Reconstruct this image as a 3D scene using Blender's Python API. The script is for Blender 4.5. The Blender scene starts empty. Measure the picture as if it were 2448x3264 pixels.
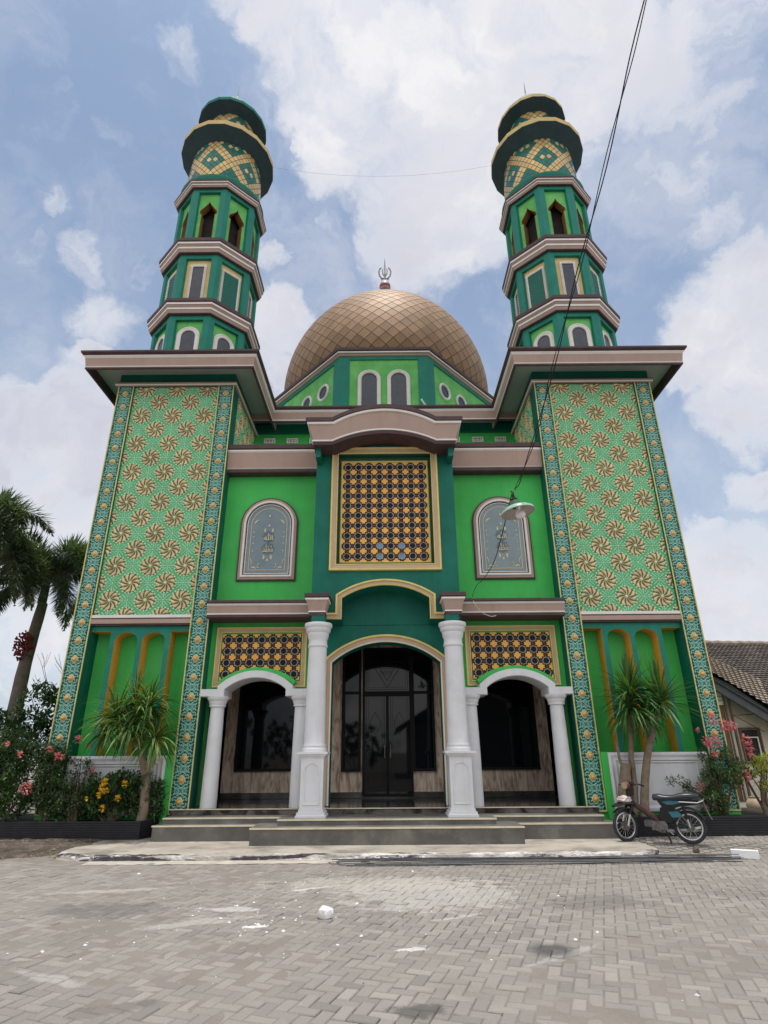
import bpy, bmesh, math, random
from math import sin, cos, pi, radians, sqrt, atan2, hypot
from mathutils import Vector, Matrix
random.seed(7)
SC = bpy.context.scene
COL = SC.collection
# ------------------------------------------------------------------ helpers
def L(s):  # sRGB 0..255 -> linear
    return tuple(((c/255)/12.92 if c/255 <= .04045 else ((c/255+.055)/1.055)**2.4) for c in s)

def nodes(m):
    m.use_nodes = True
    nt = m.node_tree
    return nt, nt.nodes, nt.links, nt.nodes['Principled BSDF']

def mat(name, col, rough=.6, var=.12, scale=3., bump=.0, bscale=40., metal=0., spec=.22, streak=0., ior=1.5, dirt=None, dirt_amt=0., dirt_scale=.7):
    """Painted / plastered surface: base colour with blotchy variation, optional vertical rain streaks, dirt and bump."""
    m = bpy.data.materials.new(name)
    nt, N, K, P = nodes(m)
    P.inputs['Roughness'].default_value = rough
    P.inputs['Metallic'].default_value = metal
    P.inputs['Specular IOR Level'].default_value = spec
    P.inputs['IOR'].default_value = ior
    tc = N.new('ShaderNodeTexCoord')
    last = None
    def noise(sc, detail=6, vec=None, rough_=.6):
        n = N.new('ShaderNodeTexNoise'); n.inputs['Scale'].default_value = sc; n.inputs['Detail'].default_value = detail
        n.inputs['Roughness'].default_value = rough_
        K.new(vec or tc.outputs['Object'], n.inputs['Vector']); return n.outputs['Fac']
    def ramp(sock, a, b, lo=0., hi=1.):
        r = N.new('ShaderNodeMapRange'); r.inputs['From Min'].default_value = a; r.inputs['From Max'].default_value = b
        r.inputs['To Min'].default_value = lo; r.inputs['To Max'].default_value = hi
        K.new(sock, r.inputs['Value']); return r.outputs['Result']
    def mixc(fac, a, b):
        x = N.new('ShaderNodeMix'); x.data_type = 'RGBA'
        if hasattr(fac, 'links'): K.new(fac, x.inputs[0])
        else: x.inputs[0].default_value = fac
        for i, q in ((6, a), (7, b)):
            if hasattr(q, 'links'): K.new(q, x.inputs[i])
            else: x.inputs[i].default_value = (*q[:3], 1)
        return x.outputs[2]
    c = tuple(col[:3])
    if var > 0:
        f = ramp(noise(scale), .3, .7)
        last = mixc(f, tuple(v*(1-var) for v in c), tuple(min(1, v*(1+var)) for v in c))
    else:
        last = mixc(0., c, c)
    if streak > 0:
        mp = N.new('ShaderNodeMapping'); mp.inputs['Scale'].default_value = (6, 6, .35)
        K.new(tc.outputs['Object'], mp.inputs['Vector'])
        f = ramp(noise(1., 5, mp.outputs['Vector']), .52, .75, 0, streak)
        last = mixc(f, last, tuple(v*.45 for v in c))
    if dirt is not None:
        f = ramp(noise(dirt_scale, 8), .5, .72, 0, dirt_amt)
        last = mixc(f, last, dirt)
    K.new(last, P.inputs['Base Color'])
    if bump > 0:
        b = N.new('ShaderNodeBump'); b.inputs['Strength'].default_value = bump; b.inputs['Distance'].default_value = .02
        K.new(noise(bscale, 4), b.inputs['Height']); K.new(b.outputs['Normal'], P.inputs['Normal'])
    return m

class MB:
    """Mesh builder: collects faces with materials, builds one mesh object."""
    def __init__(s, tf=None):
        s.v = []; s.f = []; s.m = []; s.mats = []; s.tf = tf
    def mi(s, m):
        if m not in s.mats: s.mats.append(m)
        return s.mats.index(m)
    def add(s, vs, fs, m):
        b = len(s.v)
        s.v += [s.tf(*p) if s.tf else tuple(p) for p in vs]
        if isinstance(m, (list, tuple)):
            for f, q in zip(fs, m): s.f.append(tuple(b+i for i in f)); s.m.append(s.mi(q))
        else:
            k = s.mi(m)
            for f in fs: s.f.append(tuple(b+i for i in f)); s.m.append(k)
    def box(s, x0, x1, y0, y1, z0, z1, m):
        s.add([(x0,y0,z0),(x1,y0,z0),(x1,y1,z0),(x0,y1,z0),(x0,y0,z1),(x1,y0,z1),(x1,y1,z1),(x0,y1,z1)],
              [(0,1,5,4),(1,2,6,5),(2,3,7,6),(3,0,4,7),(4,5,6,7),(3,2,1,0)], m)
    def prism(s, poly, d0, d1, m, side=None, P=None):
        """poly in (u,z); extruded from depth d0 to d1 (y by default)."""
        n = len(poly); P = P or (lambda u, z, d: (u, d, z))
        vs = [P(u, z, d0) for u, z in poly] + [P(u, z, d1) for u, z in poly]
        fs = [tuple(range(n)), tuple(range(2*n-1, n-1, -1))] + [(i, (i+1) % n, n+(i+1) % n, n+i) for i in range(n)]
        s.add(vs, fs, [m, m]+[side or m]*n)
    def flat(s, poly, d, m, P=None):
        P = P or (lambda u, z, d: (u, d, z))
        s.add([P(u, z, d) for u, z in poly], [tuple(range(len(poly)))], m)
    def lathe(s, prof, n, c, m, phase=0., cap=True, sq=1.):
        vs = []; fs = []; ms = []
        for r, z in prof:
            for k in range(n):
                t = 2*pi*k/n+phase
                vs.append((c[0]+r*cos(t), c[1]+r*sin(t)*sq, c[2]+z))
        for j in range(len(prof)-1):
            for k in range(n):
                fs.append((j*n+k, j*n+(k+1) % n, (j+1)*n+(k+1) % n, (j+1)*n+k)); ms.append(m[j] if isinstance(m, list) else m)
        if cap:
            fs.append(tuple(range(n-1, -1, -1))); ms.append(m[0] if isinstance(m, list) else m)
            q = (len(prof)-1)*n
            fs.append(tuple(q+k for k in range(n))); ms.append(m[-1] if isinstance(m, list) else m)
        s.add(vs, fs, ms)
    def ring(s, path, closed, prof, ms, P):
        """sweep a profile [(off,h)..] along a planar path with mitred corners; P maps (u,v,h)."""
        n = len(path); offs = []
        for i in range(n):
            a = path[i-1] if (closed or i > 0) else None
            b = path[i]; c = path[(i+1) % n] if (closed or i < n-1) else None
            t1 = ((b[0]-a[0]), (b[1]-a[1])) if a else None
            t2 = ((c[0]-b[0]), (c[1]-b[1])) if c else None
            def nm(t):
                l = hypot(*t); return (-t[1]/l, t[0]/l)
            n1 = nm(t1) if t1 else nm(t2); n2 = nm(t2) if t2 else n1
            k = 1+n1[0]*n2[0]+n1[1]*n2[1]
            k = max(k, .3)
            offs.append(((n1[0]+n2[0])/k, (n1[1]+n2[1])/k))
        q = len(prof); vs = []; fs = []; mm = []
        for (u, v), (ou, ov) in zip(path, offs):
            for o, h in prof: vs.append(P(u+ou*o, v+ov*o, h))
        for i in range(n if closed else n-1):
            j = (i+1) % n
            for k in range(q-1):
                fs.append((i*q+k, j*q+k, j*q+k+1, i*q+k+1)); mm.append(ms[k] if isinstance(ms, list) else ms)
        if not closed:
            fs.append(tuple(range(q))); mm.append(ms[0] if isinstance(ms, list) else ms)
            fs.append(tuple((n-1)*q+k for k in range(q-1, -1, -1))); mm.append(ms[0] if isinstance(ms, list) else ms)
        s.add(vs, fs, mm)
    def tube(s, pts, rad, m, n=6, cap=True):
        pts = [Vector(p) for p in pts]; N_ = len(pts)
        vs = []; fs = []
        up = Vector((0, 0, 1)); prev = None
        for i, p in enumerate(pts):
            t = (pts[min(i+1, N_-1)]-pts[max(i-1, 0)])
            if t.length < 1e-9: t = Vector((0, 0, 1))
            t.normalize()
            a = prev if prev is not None else (t.cross(up) if abs(t.z) < .95 else t.cross(Vector((1, 0, 0))))
            a = (a-t*a.dot(t)).normalized(); prev = a
            b = t.cross(a)
            r = rad[i] if isinstance(rad, (list, tuple)) else rad
            for k in range(n):
                w = 2*pi*k/n; vs.append(tuple(p+a*(r*cos(w))+b*(r*sin(w))))
        for i in range(N_-1):
            for k in range(n): fs.append((i*n+k, i*n+(k+1) % n, (i+1)*n+(k+1) % n, (i+1)*n+k))
        if cap:
            fs.append(tuple(range(n-1, -1, -1))); fs.append(tuple((N_-1)*n+k for k in range(n)))
        s.add(vs, fs, m)
    def build(s, name, parent=None, smooth=0, normals=True):
        me = bpy.data.meshes.new(name)
        me.from_pydata(s.v, [], s.f)
        for m in s.mats: me.materials.append(m)
        me.polygons.foreach_set('material_index', s.m)
        if normals:
            bm = bmesh.new(); bm.from_mesh(me); bmesh.ops.recalc_face_normals(bm, faces=bm.faces); bm.to_mesh(me); bm.free()
        if smooth:
            me.polygons.foreach_set('use_smooth', [True]*len(me.polygons))
            me.set_sharp_from_angle(angle=radians(smooth))
        me.update()
        o = bpy.data.objects.new(name, me); COL.objects.link(o)
        if parent is not None: adopt(o, parent)
        return o

def world_of(o):
    m = o.matrix_basis.copy()
    return m if o.parent is None else world_of(o.parent) @ o.matrix_parent_inverse @ m
def adopt(o, p):
    o.parent = p; o.matrix_parent_inverse = world_of(p).inverted()
def empty(name, loc, parent=None):
    o = bpy.data.objects.new(name, None); COL.objects.link(o); o.location = loc; o.empty_display_size = .2
    if parent is not None: adopt(o, parent); o.location = loc
    return o
def tag(o, label=None, cat=None, group=None, kind=None):
    if label: o['label'] = label
    if cat: o['category'] = cat
    if group: o['group'] = group
    if kind: o['kind'] = kind
    return o
def arc(cx, cz, rx, rz, a0, a1, n):
    return [(cx+rx*cos(radians(a0+(a1-a0)*i/n)), cz+rz*sin(radians(a0+(a1-a0)*i/n))) for i in range(n+1)]
def seg_arc(x0, x1, z0, zp, n=16):
    """circular segment from (x0,z0) over a peak zp to (x1,z0)"""
    h = zp-z0; w = (x1-x0)/2; R = (w*w+h*h)/(2*h); cx = (x0+x1)/2; cz = zp-R; a = math.asin(min(1, w/abs(R)))
    s = 1 if x1 > x0 else -1
    return [(cx+R*sin(-abs(a)*s+2*abs(a)*s*i/n), cz+R*cos(-abs(a)+2*abs(a)*i/n)) for i in range(n+1)]

# ------------------------------------------------------------------ materials
M = {}
M['green'] = mat('bright_green_paint', (.062,.48,.098), .6, .13, 1.0, .12, 60, streak=.22, dirt=(.11,.45,.15), dirt_amt=.5, dirt_scale=1.3)
M['lgreen'] = mat('weathered_light_green_paint', (.13,.46,.12), .6, .16, 2.2, .1, 50, streak=.16, dirt=(.27,.52,.2), dirt_amt=.5, dirt_scale=2.2)
M['pgreen'] = mat('panel_green_paint', (.12,.45,.18), .55, .18, 1.4, dirt=(.10,.34,.14), dirt_amt=.4, dirt_scale=1.6)
M['teal'] = mat('dark_teal_paint', (.006,.13,.092), .5, .16, 1.4, .1, 60, streak=.25, dirt=(.02,.19,.14), dirt_amt=.4, dirt_scale=1.8)
M['teal2'] = mat('mid_teal_paint', (.014,.19,.138), .5, .14, 2.5, .06, 50, streak=.2)
M['taupe'] = mat('taupe_plaster', (.40,.285,.24), .65, .07, 1.6, .1, 70, streak=.22, dirt=(.42,.26,.18), dirt_amt=.35, dirt_scale=1.4)
M['brown'] = mat('dark_brown_trim', (.085,.052,.055), .6, .2, 4., .1, 60)
M['cream'] = mat('cream_white_trim', (.74,.70,.66), .55, .06, 3., streak=.12)
M['white'] = mat('white_column_paint', (.66,.66,.685), .5, .06, 2., .08, 50, streak=.16, dirt=(.55,.52,.48), dirt_amt=.45, dirt_scale=2.6)
M['gold'] = mat('yellow_gold_trim', (.68,.56,.20), .45, .1, 6.)
M['tan'] = mat('tan_frame_paint', (.50,.36,.24), .55, .07, 3., .06, 60)
M['orange'] = mat('orange_reveal_paint', (.68,.34,.05), .6, .08, 2., .1, 50)
M['buff'] = mat('buff_yellow_panel', (.66,.49,.22), .6, .1, 3., streak=.2)
M['soffit'] = mat('grey_soffit', (.30,.36,.33), .7, .1, 1.)
M['petal'] = mat('tan_gold_petal', (.76,.54,.28), .5, .2, 1.8)
M['beads'] = mat('cream_beads', (.60,.70,.53), .5, .1, 9.)
M['dkgreen'] = mat('dark_green_ground', (.075,.165,.105), .6, .1, 5.)
M['mint'] = mat('pale_mint_relief', (.31,.61,.40), .5, .2, 6.)
M['boss'] = mat('gold_boss', (.66,.44,.18), .35, .15, 12., metal=.15)
M['black'] = mat('black_lattice_ground', (.022,.013,.013), .45, .2, 5.)
M['maroon'] = mat('maroon_lattice', (.10,.035,.032), .5, .2, 8.)
M['star'] = mat('orange_star', (.80,.42,.09), .45, .1, 5.)
M['ringw'] = mat('pale_star_ring', (.60,.56,.54), .4, .1, 8.)
M['hole'] = mat('lattice_hole', (.006,.005,.005), .5, 0)
M['blue_glint'] = mat('painted_blue_reflection', (.16,.28,.42), .15, .1, 4.)  # blue reflection painted as a flat colour in some lattice holes
M['glass'] = mat('black_tinted_glass', (.004,.005,.007), .03, 0, spec=.36, ior=1.45)
M['winglass'] = mat('dull_dark_window_glass', (.018,.024,.040), .16, .4, 7., spec=.6)
M['slate'] = mat('blue_grey_glass', (.17,.225,.25), .18, .12, 3., spec=.6)
M['dframe'] = mat('black_door_frame', (.010,.009,.010), .5, .1, 5., spec=.15)
M['ochre_dark'] = mat('dark_ochre_reveal', (.26,.135,.05), .7, .2, 4.)  # dark ochre for the reveals of the pointed openings
M['etch'] = mat('etched_line', (.02,.022,.026), .8, 0, spec=.1)
M['graygreen'] = mat('green_lattice_glass', (.035,.12,.095), .35, .3, 14.)
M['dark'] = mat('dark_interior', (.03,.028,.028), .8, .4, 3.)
M['ochre'] = mat('gilded_ornament', (.60,.52,.33), .4, .05, 9.)
M['black_slat'] = mat('black_slatted_cladding', (.026,.026,.030), .45, .25, 4., .1, 40)
M['soil'] = mat('dark_soil', (.05,.037,.026), .95, .4, 8., .6, 30)
M['concrete'] = mat('pale_concrete', (.37,.335,.29), .9, .22, 1.6, .6, 45, dirt=(.14,.125,.11), dirt_amt=.85, dirt_scale=1.7)
M['step'] = mat('grey_granite_tile', (.135,.13,.118), .38, .22, 2.2, .05, 60, dirt=(.27,.255,.23), dirt_amt=.7, dirt_scale=2.1)
M['nosing'] = mat('cream_step_nosing', (.66,.58,.42), .25, .15, 5.)
M['darkmarble'] = mat('dark_polished_marble', (.055,.050,.048), .12, .6, 3.5, spec=.6)
M['bark'] = mat('grey_brown_bark', (.22,.17,.125), .9, .3, 9., .8, 30)
M['palmbark'] = mat('palm_trunk', (.15,.12,.10), .9, .25, 6., .5, 20)
M['stem'] = mat('shrub_stem', (.11,.085,.06), .9, .3, 12.)
def leafmat(name, c, var=.35, sc=2.5, tr=.25, rough=.45):
    m = mat(name, c, rough, var, sc, spec=.35)
    nt, N, K, P = nodes(m)
    out = N['Material Output']
    t = N.new('ShaderNodeBsdfTranslucent'); t.inputs['Color'].default_value = (c[0]*1.3, c[1]*1.5, c[2]*.7, 1)
    x = N.new('ShaderNodeMixShader'); x.inputs[0].default_value = tr
    K.new(P.outputs[0], x.inputs[1]); K.new(t.outputs[0], x.inputs[2]); K.new(x.outputs[0], out.inputs['Surface'])
    return m
M['leaf_palm'] = leafmat('palm_leaf', (.085,.115,.065))
M['leaf_palm2'] = leafmat('palm_leaf_grey', (.14,.165,.11))
M['leaf_dark'] = leafmat('dark_leaf', (.036,.075,.028))
M['leaf_mid'] = leafmat('mid_green_leaf', (.075,.14,.045))
M['leaf_grey'] = leafmat('grey_green_leaf', (.14,.19,.10))
M['leaf_strap'] = leafmat('strap_leaf', (.045,.12,.025))
M['leaf_edge'] = leafmat('strap_leaf_yellow_edge', (.31,.39,.115), tr=.3)
M['leaf_strap2'] = leafmat('strap_leaf_pale_edge', (.14,.22,.07), tr=.3)  # paler green for the leaf edges of the right dracaena
M['leaf_yellow'] = leafmat('yellow_green_leaf', (.42,.42,.07))
M['pink'] = leafmat('pink_petal', (.66,.20,.27), .3, 9., .35)
M['yellowf'] = leafmat('yellow_petal', (.85,.52,.06), .25, 9., .3)
M['fruit'] = mat('red_palm_fruit', (.20,.03,.032), .5, .3, 20.)

# marble tile cladding with veins and joints
def marble():
    m = mat('beige_marble_tile', (.36,.27,.21), .25, 0)
    nt, N, K, P = nodes(m)
    tc = N.new('ShaderNodeTexCoord'); mp = N.new('ShaderNodeMapping'); mp.inputs['Scale'].default_value = (9, 9, 2.2)
    K.new(tc.outputs['Object'], mp.inputs['Vector'])
    n = N.new('ShaderNodeTexNoise'); n.inputs['Scale'].default_value = 1.; n.inputs['Detail'].default_value = 8; n.inputs['Distortion'].default_value = 1.2
    K.new(mp.outputs['Vector'], n.inputs['Vector'])
    r = N.new('ShaderNodeValToRGB'); e = r.color_ramp.elements
    e[0].position = .30; e[0].color = (.25,.15,.11,1); e[1].position = .68; e[1].color = (.74,.61,.50,1)
    q = e.new(.48); q.color = (.52,.40,.31,1)
    K.new(n.outputs['Fac'], r.inputs['Fac'])
    K.new(r.outputs['Color'], P.inputs['Base Color'])
    return m
M['marble'] = marble()
def risermarble():
    m = mat('dark_veined_riser', (.07,.06,.055), .2, 0)
    nt, N, K, P = nodes(m)
    tc = N.new('ShaderNodeTexCoord')
    n = N.new('ShaderNodeTexNoise'); n.inputs['Scale'].default_value = 2.4; n.inputs['Detail'].default_value = 9; n.inputs['Distortion'].default_value = 1.5
    K.new(tc.outputs['Object'], n.inputs['Vector'])
    r = N.new('ShaderNodeValToRGB'); e = r.color_ramp.elements
    e[0].position = .40; e[0].color = (.030,.026,.026,1); e[1].position = .66; e[1].color = (.19,.165,.15,1)
    K.new(n.outputs['Fac'], r.inputs['Fac']); K.new(r.outputs['Color'], P.inputs['Base Color'])
    return m
M['riser'] = risermarble()

# ornate strip: symmetric arabesque relief, pale mint on teal, built from a mirrored Voronoi network (object space)
def ornate():
    m = mat('teal_arabesque_relief', (.01,.15,.12), .42, 0)
    nt, N, K, P = nodes(m)
    uv = N.new('ShaderNodeUVMap'); uv.uv_map = 'UVMap'
    sp = N.new('ShaderNodeSeparateXYZ'); K.new(uv.outputs['UV'], sp.inputs[0])
    def math_(op, a, b=None):
        n = N.new('ShaderNodeMath'); n.operation = op
        for i, q in enumerate((a, b)):
            if q is None: continue
            if hasattr(q, 'links'): K.new(q, n.inputs[i])
            else: n.inputs[i].default_value = q
        return n.outputs[0]
    u = math_('ABSOLUTE', math_('SUBTRACT', sp.outputs[0], .5))
    v = math_('PINGPONG', sp.outputs[1], .5)
    cb = N.new('ShaderNodeCombineXYZ'); K.new(u, cb.inputs[0]); K.new(v, cb.inputs[1]); cb.inputs[2].default_value = 3.3
    vo = N.new('ShaderNodeTexVoronoi'); vo.feature = 'DISTANCE_TO_EDGE'; vo.inputs['Scale'].default_value = 12.
    K.new(cb.outputs[0], vo.inputs['Vector'])
    mr = N.new('ShaderNodeMapRange'); mr.interpolation_type = 'SMOOTHSTEP'
    mr.inputs['From Min'].default_value = .075; mr.inputs['From Max'].default_value = .14
    K.new(vo.outputs['Distance'], mr.inputs['Value'])
    vn = N.new('ShaderNodeTexVoronoi'); vn.inputs['Scale'].default_value = 12.; K.new(cb.outputs[0], vn.inputs['Vector'])
    sc = N.new('ShaderNodeSeparateColor'); K.new(vn.outputs['Color'], sc.inputs[0])
    keep = math_('GREATER_THAN', sc.outputs[0], .30)
    fac = math_('MULTIPLY', mr.outputs[0], keep)
    x = N.new('ShaderNodeMix'); x.data_type = 'RGBA'; K.new(fac, x.inputs[0])
    x.inputs[6].default_value = (.004,.085,.070,1); x.inputs[7].default_value = (.31,.60,.49,1)
    K.new(x.outputs[2], P.inputs['Base Color'])
    b = N.new('ShaderNodeBump'); b.inputs['Strength'].default_value = .6; b.inputs['Distance'].default_value = .02
    K.new(fac, b.inputs['Height']); K.new(b.outputs['Normal'], P.inputs['Normal'])
    return m
M['ornate'] = ornate()
def tilemat(name, c, metal, rough, var=.12):
    m = mat(name, c, rough, 0, metal=metal)
    nt, N, K, P = nodes(m)
    a = N.new('ShaderNodeAttribute'); a.attribute_name = 'rnd'
    x = N.new('ShaderNodeMix'); x.data_type = 'RGBA'; K.new(a.outputs['Fac'], x.inputs[0])
    x.inputs[6].default_value = tuple(v*(1-var) for v in c)+(1,); x.inputs[7].default_value = tuple(min(1, v*(1+var)) for v in c)+(1,)
    tc = N.new('ShaderNodeTexCoord'); n = N.new('ShaderNodeTexNoise'); n.inputs['Scale'].default_value = 2.; n.inputs['Detail'].default_value = 8
    K.new(tc.outputs['Object'], n.inputs['Vector'])
    y = N.new('ShaderNodeMix'); y.data_type = 'RGBA'
    mr = N.new('ShaderNodeMapRange'); mr.inputs['From Min'].default_value = .45; mr.inputs['From Max'].default_value = .75; mr.inputs['To Max'].default_value = .5
    K.new(n.outputs['Fac'], mr.inputs['Value']); K.new(mr.outputs[0], y.inputs[0])
    K.new(x.outputs[2], y.inputs[6]); y.inputs[7].default_value = tuple(v*.6 for v in c)+(1,)
    K.new(y.outputs[2], P.inputs['Base Color'])
    return m
M['dome'] = tilemat('bronze_gold_dome_tile', (.30,.19,.108), .15, .58, .16)
M['seam'] = mat('dome_seam', (.12,.065,.042), .6, .1, 5.)
M['tgreen'] = tilemat('teal_enamel_tile', (.012,.17,.135), .25, .32)
M['tgold'] = tilemat('pale_gold_enamel_tile', (.66,.47,.20), .3, .34)
M['brim'] = mat('dark_teal_brim', (.040,.072,.082), .65, .14, 2., spec=.2)
M['brim_gold'] = mat('pale_gold_brim_rim', (.62,.45,.20), .7, .12, 4., spec=.15)
M['brim_teal'] = mat('teal_brim_rim', (.012,.17,.135), .7, .14, 4., spec=.15)
M['steel'] = mat('weathered_steel', (.27,.25,.24), .42, .15, 8., metal=.8)
M['redband'] = mat('red_band', (.35,.03,.025), .4, .1)

# ------------------------------------------------------------------ world, sun, camera
SUN_EL, SUN_AZ = radians(88.3), radians(150)
def build_world():
    w = bpy.data.worlds.new('World'); SC.world = w; w.use_nodes = True
    N = w.node_tree.nodes; K = w.node_tree.links; N.clear()
    out = N.new('ShaderNodeOutputWorld'); bg = N.new('ShaderNodeBackground'); bg.inputs['Strength'].default_value = .1
    K.new(bg.outputs[0], out.inputs[0])
    sky = N.new('ShaderNodeTexSky'); sky.sky_type = 'NISHITA'; sky.sun_disc = False
    sky.sun_elevation = SUN_EL; sky.sun_rotation = SUN_AZ; sky.air_density = 1.0; sky.dust_density = 2.0; sky.ozone_density = 1.5; sky.altitude = 20
    tc = N.new('ShaderNodeTexCoord'); D = tc.outputs['Generated']
    def mth(op, *a):
        n = N.new('ShaderNodeMath'); n.operation = op
        for i, q in enumerate(a):
            if hasattr(q, 'links'): K.new(q, n.inputs[i])
            else: n.inputs[i].default_value = q
        return n.outputs[0]
    def rng(v, a, b, lo=0., hi=1., sm=True):
        r = N.new('ShaderNodeMapRange'); r.interpolation_type = 'SMOOTHSTEP' if sm else 'LINEAR'
        r.inputs['From Min'].default_value = a; r.inputs['From Max'].default_value = b
        r.inputs['To Min'].default_value = lo; r.inputs['To Max'].default_value = hi
        K.new(v, r.inputs['Value']); return r.outputs['Result']
    def noise(vec, sc, det, ro=.55, dist=0.):
        n = N.new('ShaderNodeTexNoise'); n.inputs['Scale'].default_value = sc; n.inputs['Detail'].default_value = det
        n.inputs['Roughness'].default_value = ro; n.inputs['Distortion'].default_value = dist
        K.new(vec, n.inputs['Vector']); return n
    # wobble the direction so the cloud banks get ragged outlines
    wn = noise(D, 7., 7, .62)
    sub = N.new('ShaderNodeVectorMath'); sub.operation = 'SUBTRACT'; K.new(wn.outputs['Color'], sub.inputs[0]); sub.inputs[1].default_value = (.5,.5,.5)
    scl = N.new('ShaderNodeVectorMath'); scl.operation = 'SCALE'; K.new(sub.outputs[0], scl.inputs[0]); scl.inputs['Scale'].default_value = .17
    ad = N.new('ShaderNodeVectorMath'); ad.operation = 'ADD'; K.new(D, ad.inputs[0]); K.new(scl.outputs[0], ad.inputs[1])
    nr = N.new('ShaderNodeVectorMath'); nr.operation = 'NORMALIZE'; K.new(ad.outputs[0], nr.inputs[0]); W = nr.outputs[0]
    BL = [(-0.111,0.465,0.878,3.8,1),(-0.041,0.515,0.856,6.9,1),(0.049,0.551,0.833,8.5,1),(0.121,0.626,0.77,5.8,1),(0.038,0.663,0.747,4.5,1),(0.175,0.522,0.835,9.0,1),(0.255,0.467,0.847,7.0,1),(0.33,0.472,0.817,4.7,.9),(-0.071,0.591,0.804,3.5,1),(-0.104,0.575,0.812,1.9,1),(0.095,0.676,0.731,3.7,.9),(-0.159,0.461,0.873,1.4,.9),(0.409,0.423,0.809,3.7,.6),(0.42,0.482,0.769,2.7,.55),(0.427,0.577,0.696,3.8,.5),(0.359,0.582,0.73,2.4,.45),(0.516,0.625,0.586,4.5,1),(0.487,0.682,0.546,4.1,1),(0.542,0.693,0.475,5.3,1),(0.459,0.717,0.525,2.7,.9),(0.54,0.771,0.338,2.2,.9),(0.515,0.834,0.197,5.6,1),(0.494,0.828,0.266,2.7,.8),(-0.52,0.746,0.417,4.9,1),(-0.453,0.75,0.482,4.1,1),(-0.538,0.777,0.328,5.1,1),(-0.43,0.724,0.539,2.2,.9),(-0.487,0.799,0.352,4.3,.9),(-0.424,0.804,0.416,3.1,.8),(-0.527,0.832,0.171,5.1,.8),(-0.171,0.761,0.626,3.4,1),(-0.16,0.811,0.563,2.6,1),(-0.17,0.686,0.707,1.1,.8),(-0.263,0.483,0.835,1.7,.75),(-0.426,0.617,0.661,1.7,.75),(-0.41,0.686,0.601,3.1,.8),(-0.456,0.558,0.693,1.2,.65),(-0.484,0.595,0.642,1.2,.65),(-0.333,0.649,0.684,1.6,.7),(-0.083,0.661,0.746,1.5,.75),(-0.157,0.636,0.756,2.2,.55),(-0.201,0.437,0.876,1.3,.6)]
    acc = None
    for ib, (x, y, z, r, wt) in enumerate(BL):
        if ib >= 32: wt *= .66
        d = N.new('ShaderNodeVectorMath'); d.operation = 'DOT_PRODUCT'; K.new(W, d.inputs[0])
        l = sqrt(x*x+y*y+z*z); d.inputs[1].default_value = (x/l, y/l, z/l)
        v = rng(d.outputs['Value'], cos(radians(r*1.45)), cos(radians(r*.45)), 0, wt)
        acc = v if acc is None else mth('MAXIMUM', acc, v)
    # cloud decks added behind the camera and overhead, as fill light for the facade
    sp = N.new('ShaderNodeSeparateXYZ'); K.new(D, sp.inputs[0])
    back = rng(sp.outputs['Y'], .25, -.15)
    fill_deck = mth('MULTIPLY', back, rng(noise(W, 2.2, 5).outputs['Fac'], .36, .52))
    acc = mth('MAXIMUM', acc, fill_deck)
    fine = noise(W, 11., 9, .6, .4).outputs['Fac']
    dens = mth('ADD', acc, mth('MULTIPLY', mth('SUBTRACT', fine, .5), 1.9))
    alpha = rng(dens, .04, 1.3)
    thin = mth('MULTIPLY', rng(noise(W, 4.5, 8, .62).outputs['Fac'], .40, .78), .42)
    alpha = mth('MAXIMUM', alpha, thin)
    up = mth('MAXIMUM', sp.outputs['Z'], 0.)
    hazef = mth('ADD', mth('MULTIPLY', rng(up, .95, .05), .46), .14)
    # cloud body: bright ragged rims, lavender grey where thick
    thick = rng(dens, .55, 1.15)
    shade = mth('MULTIPLY', thick, rng(noise(W, 5., 6).outputs['Fac'], .30, .60, .25, 1.))
    def mix(f, a, b):
        x = N.new('ShaderNodeMix'); x.data_type = 'RGBA'
        if hasattr(f, 'links'): K.new(f, x.inputs[0])
        else: x.inputs[0].default_value = f
        for i, q in ((6, a), (7, b)):
            if hasattr(q, 'links'): K.new(q, x.inputs[i])
            else: x.inputs[i].default_value = (*q, 1)
        return x.outputs[2]
    cl = mix(shade, (9.3,9.15,9.3), (6.3,6.4,7.2))
    cl = mix(back, cl, (BACK_FILL,BACK_FILL*.99,BACK_FILL*.97))
    tint = N.new('ShaderNodeMix'); tint.data_type = 'RGBA'; tint.blend_type = 'MULTIPLY'; tint.inputs[0].default_value = 1.
    K.new(sky.outputs[0], tint.inputs[6]); tint.inputs[7].default_value = (*SKYT, 1)
    base = mix(hazef, tint.outputs[2], (6.9,7.6,8.6))
    sv = N.new('ShaderNodeVectorMath'); sv.operation = 'DOT_PRODUCT'; K.new(D, sv.inputs[0]); sv.inputs[1].default_value = (.10, .40, .91)
    cl = mix(rng(sv.outputs['Value'], .90, 1.0, 0., .45), cl, (10.2,10.0,10.0))     # forward scattered light round the high sun
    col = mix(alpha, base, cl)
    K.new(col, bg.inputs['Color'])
BACK_FILL = 15.0  # raised brightness of the unseen rear clouds, lifts the shaded facade
SKYT = (.95, 1.17, 1.30)
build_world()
sd = Vector((sin(SUN_AZ)*cos(SUN_EL), cos(SUN_AZ)*cos(SUN_EL), sin(SUN_EL)))
ld = bpy.data.lights.new('sun', 'SUN'); ld.energy = 3.0; ld.angle = radians(2.4); ld.color = (1., .95, .87)
lo = bpy.data.objects.new('sun', ld); COL.objects.link(lo); lo.location = (0, 0, 60); lo.rotation_euler = (-sd).to_track_quat('-Z', 'Y').to_euler()

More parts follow.
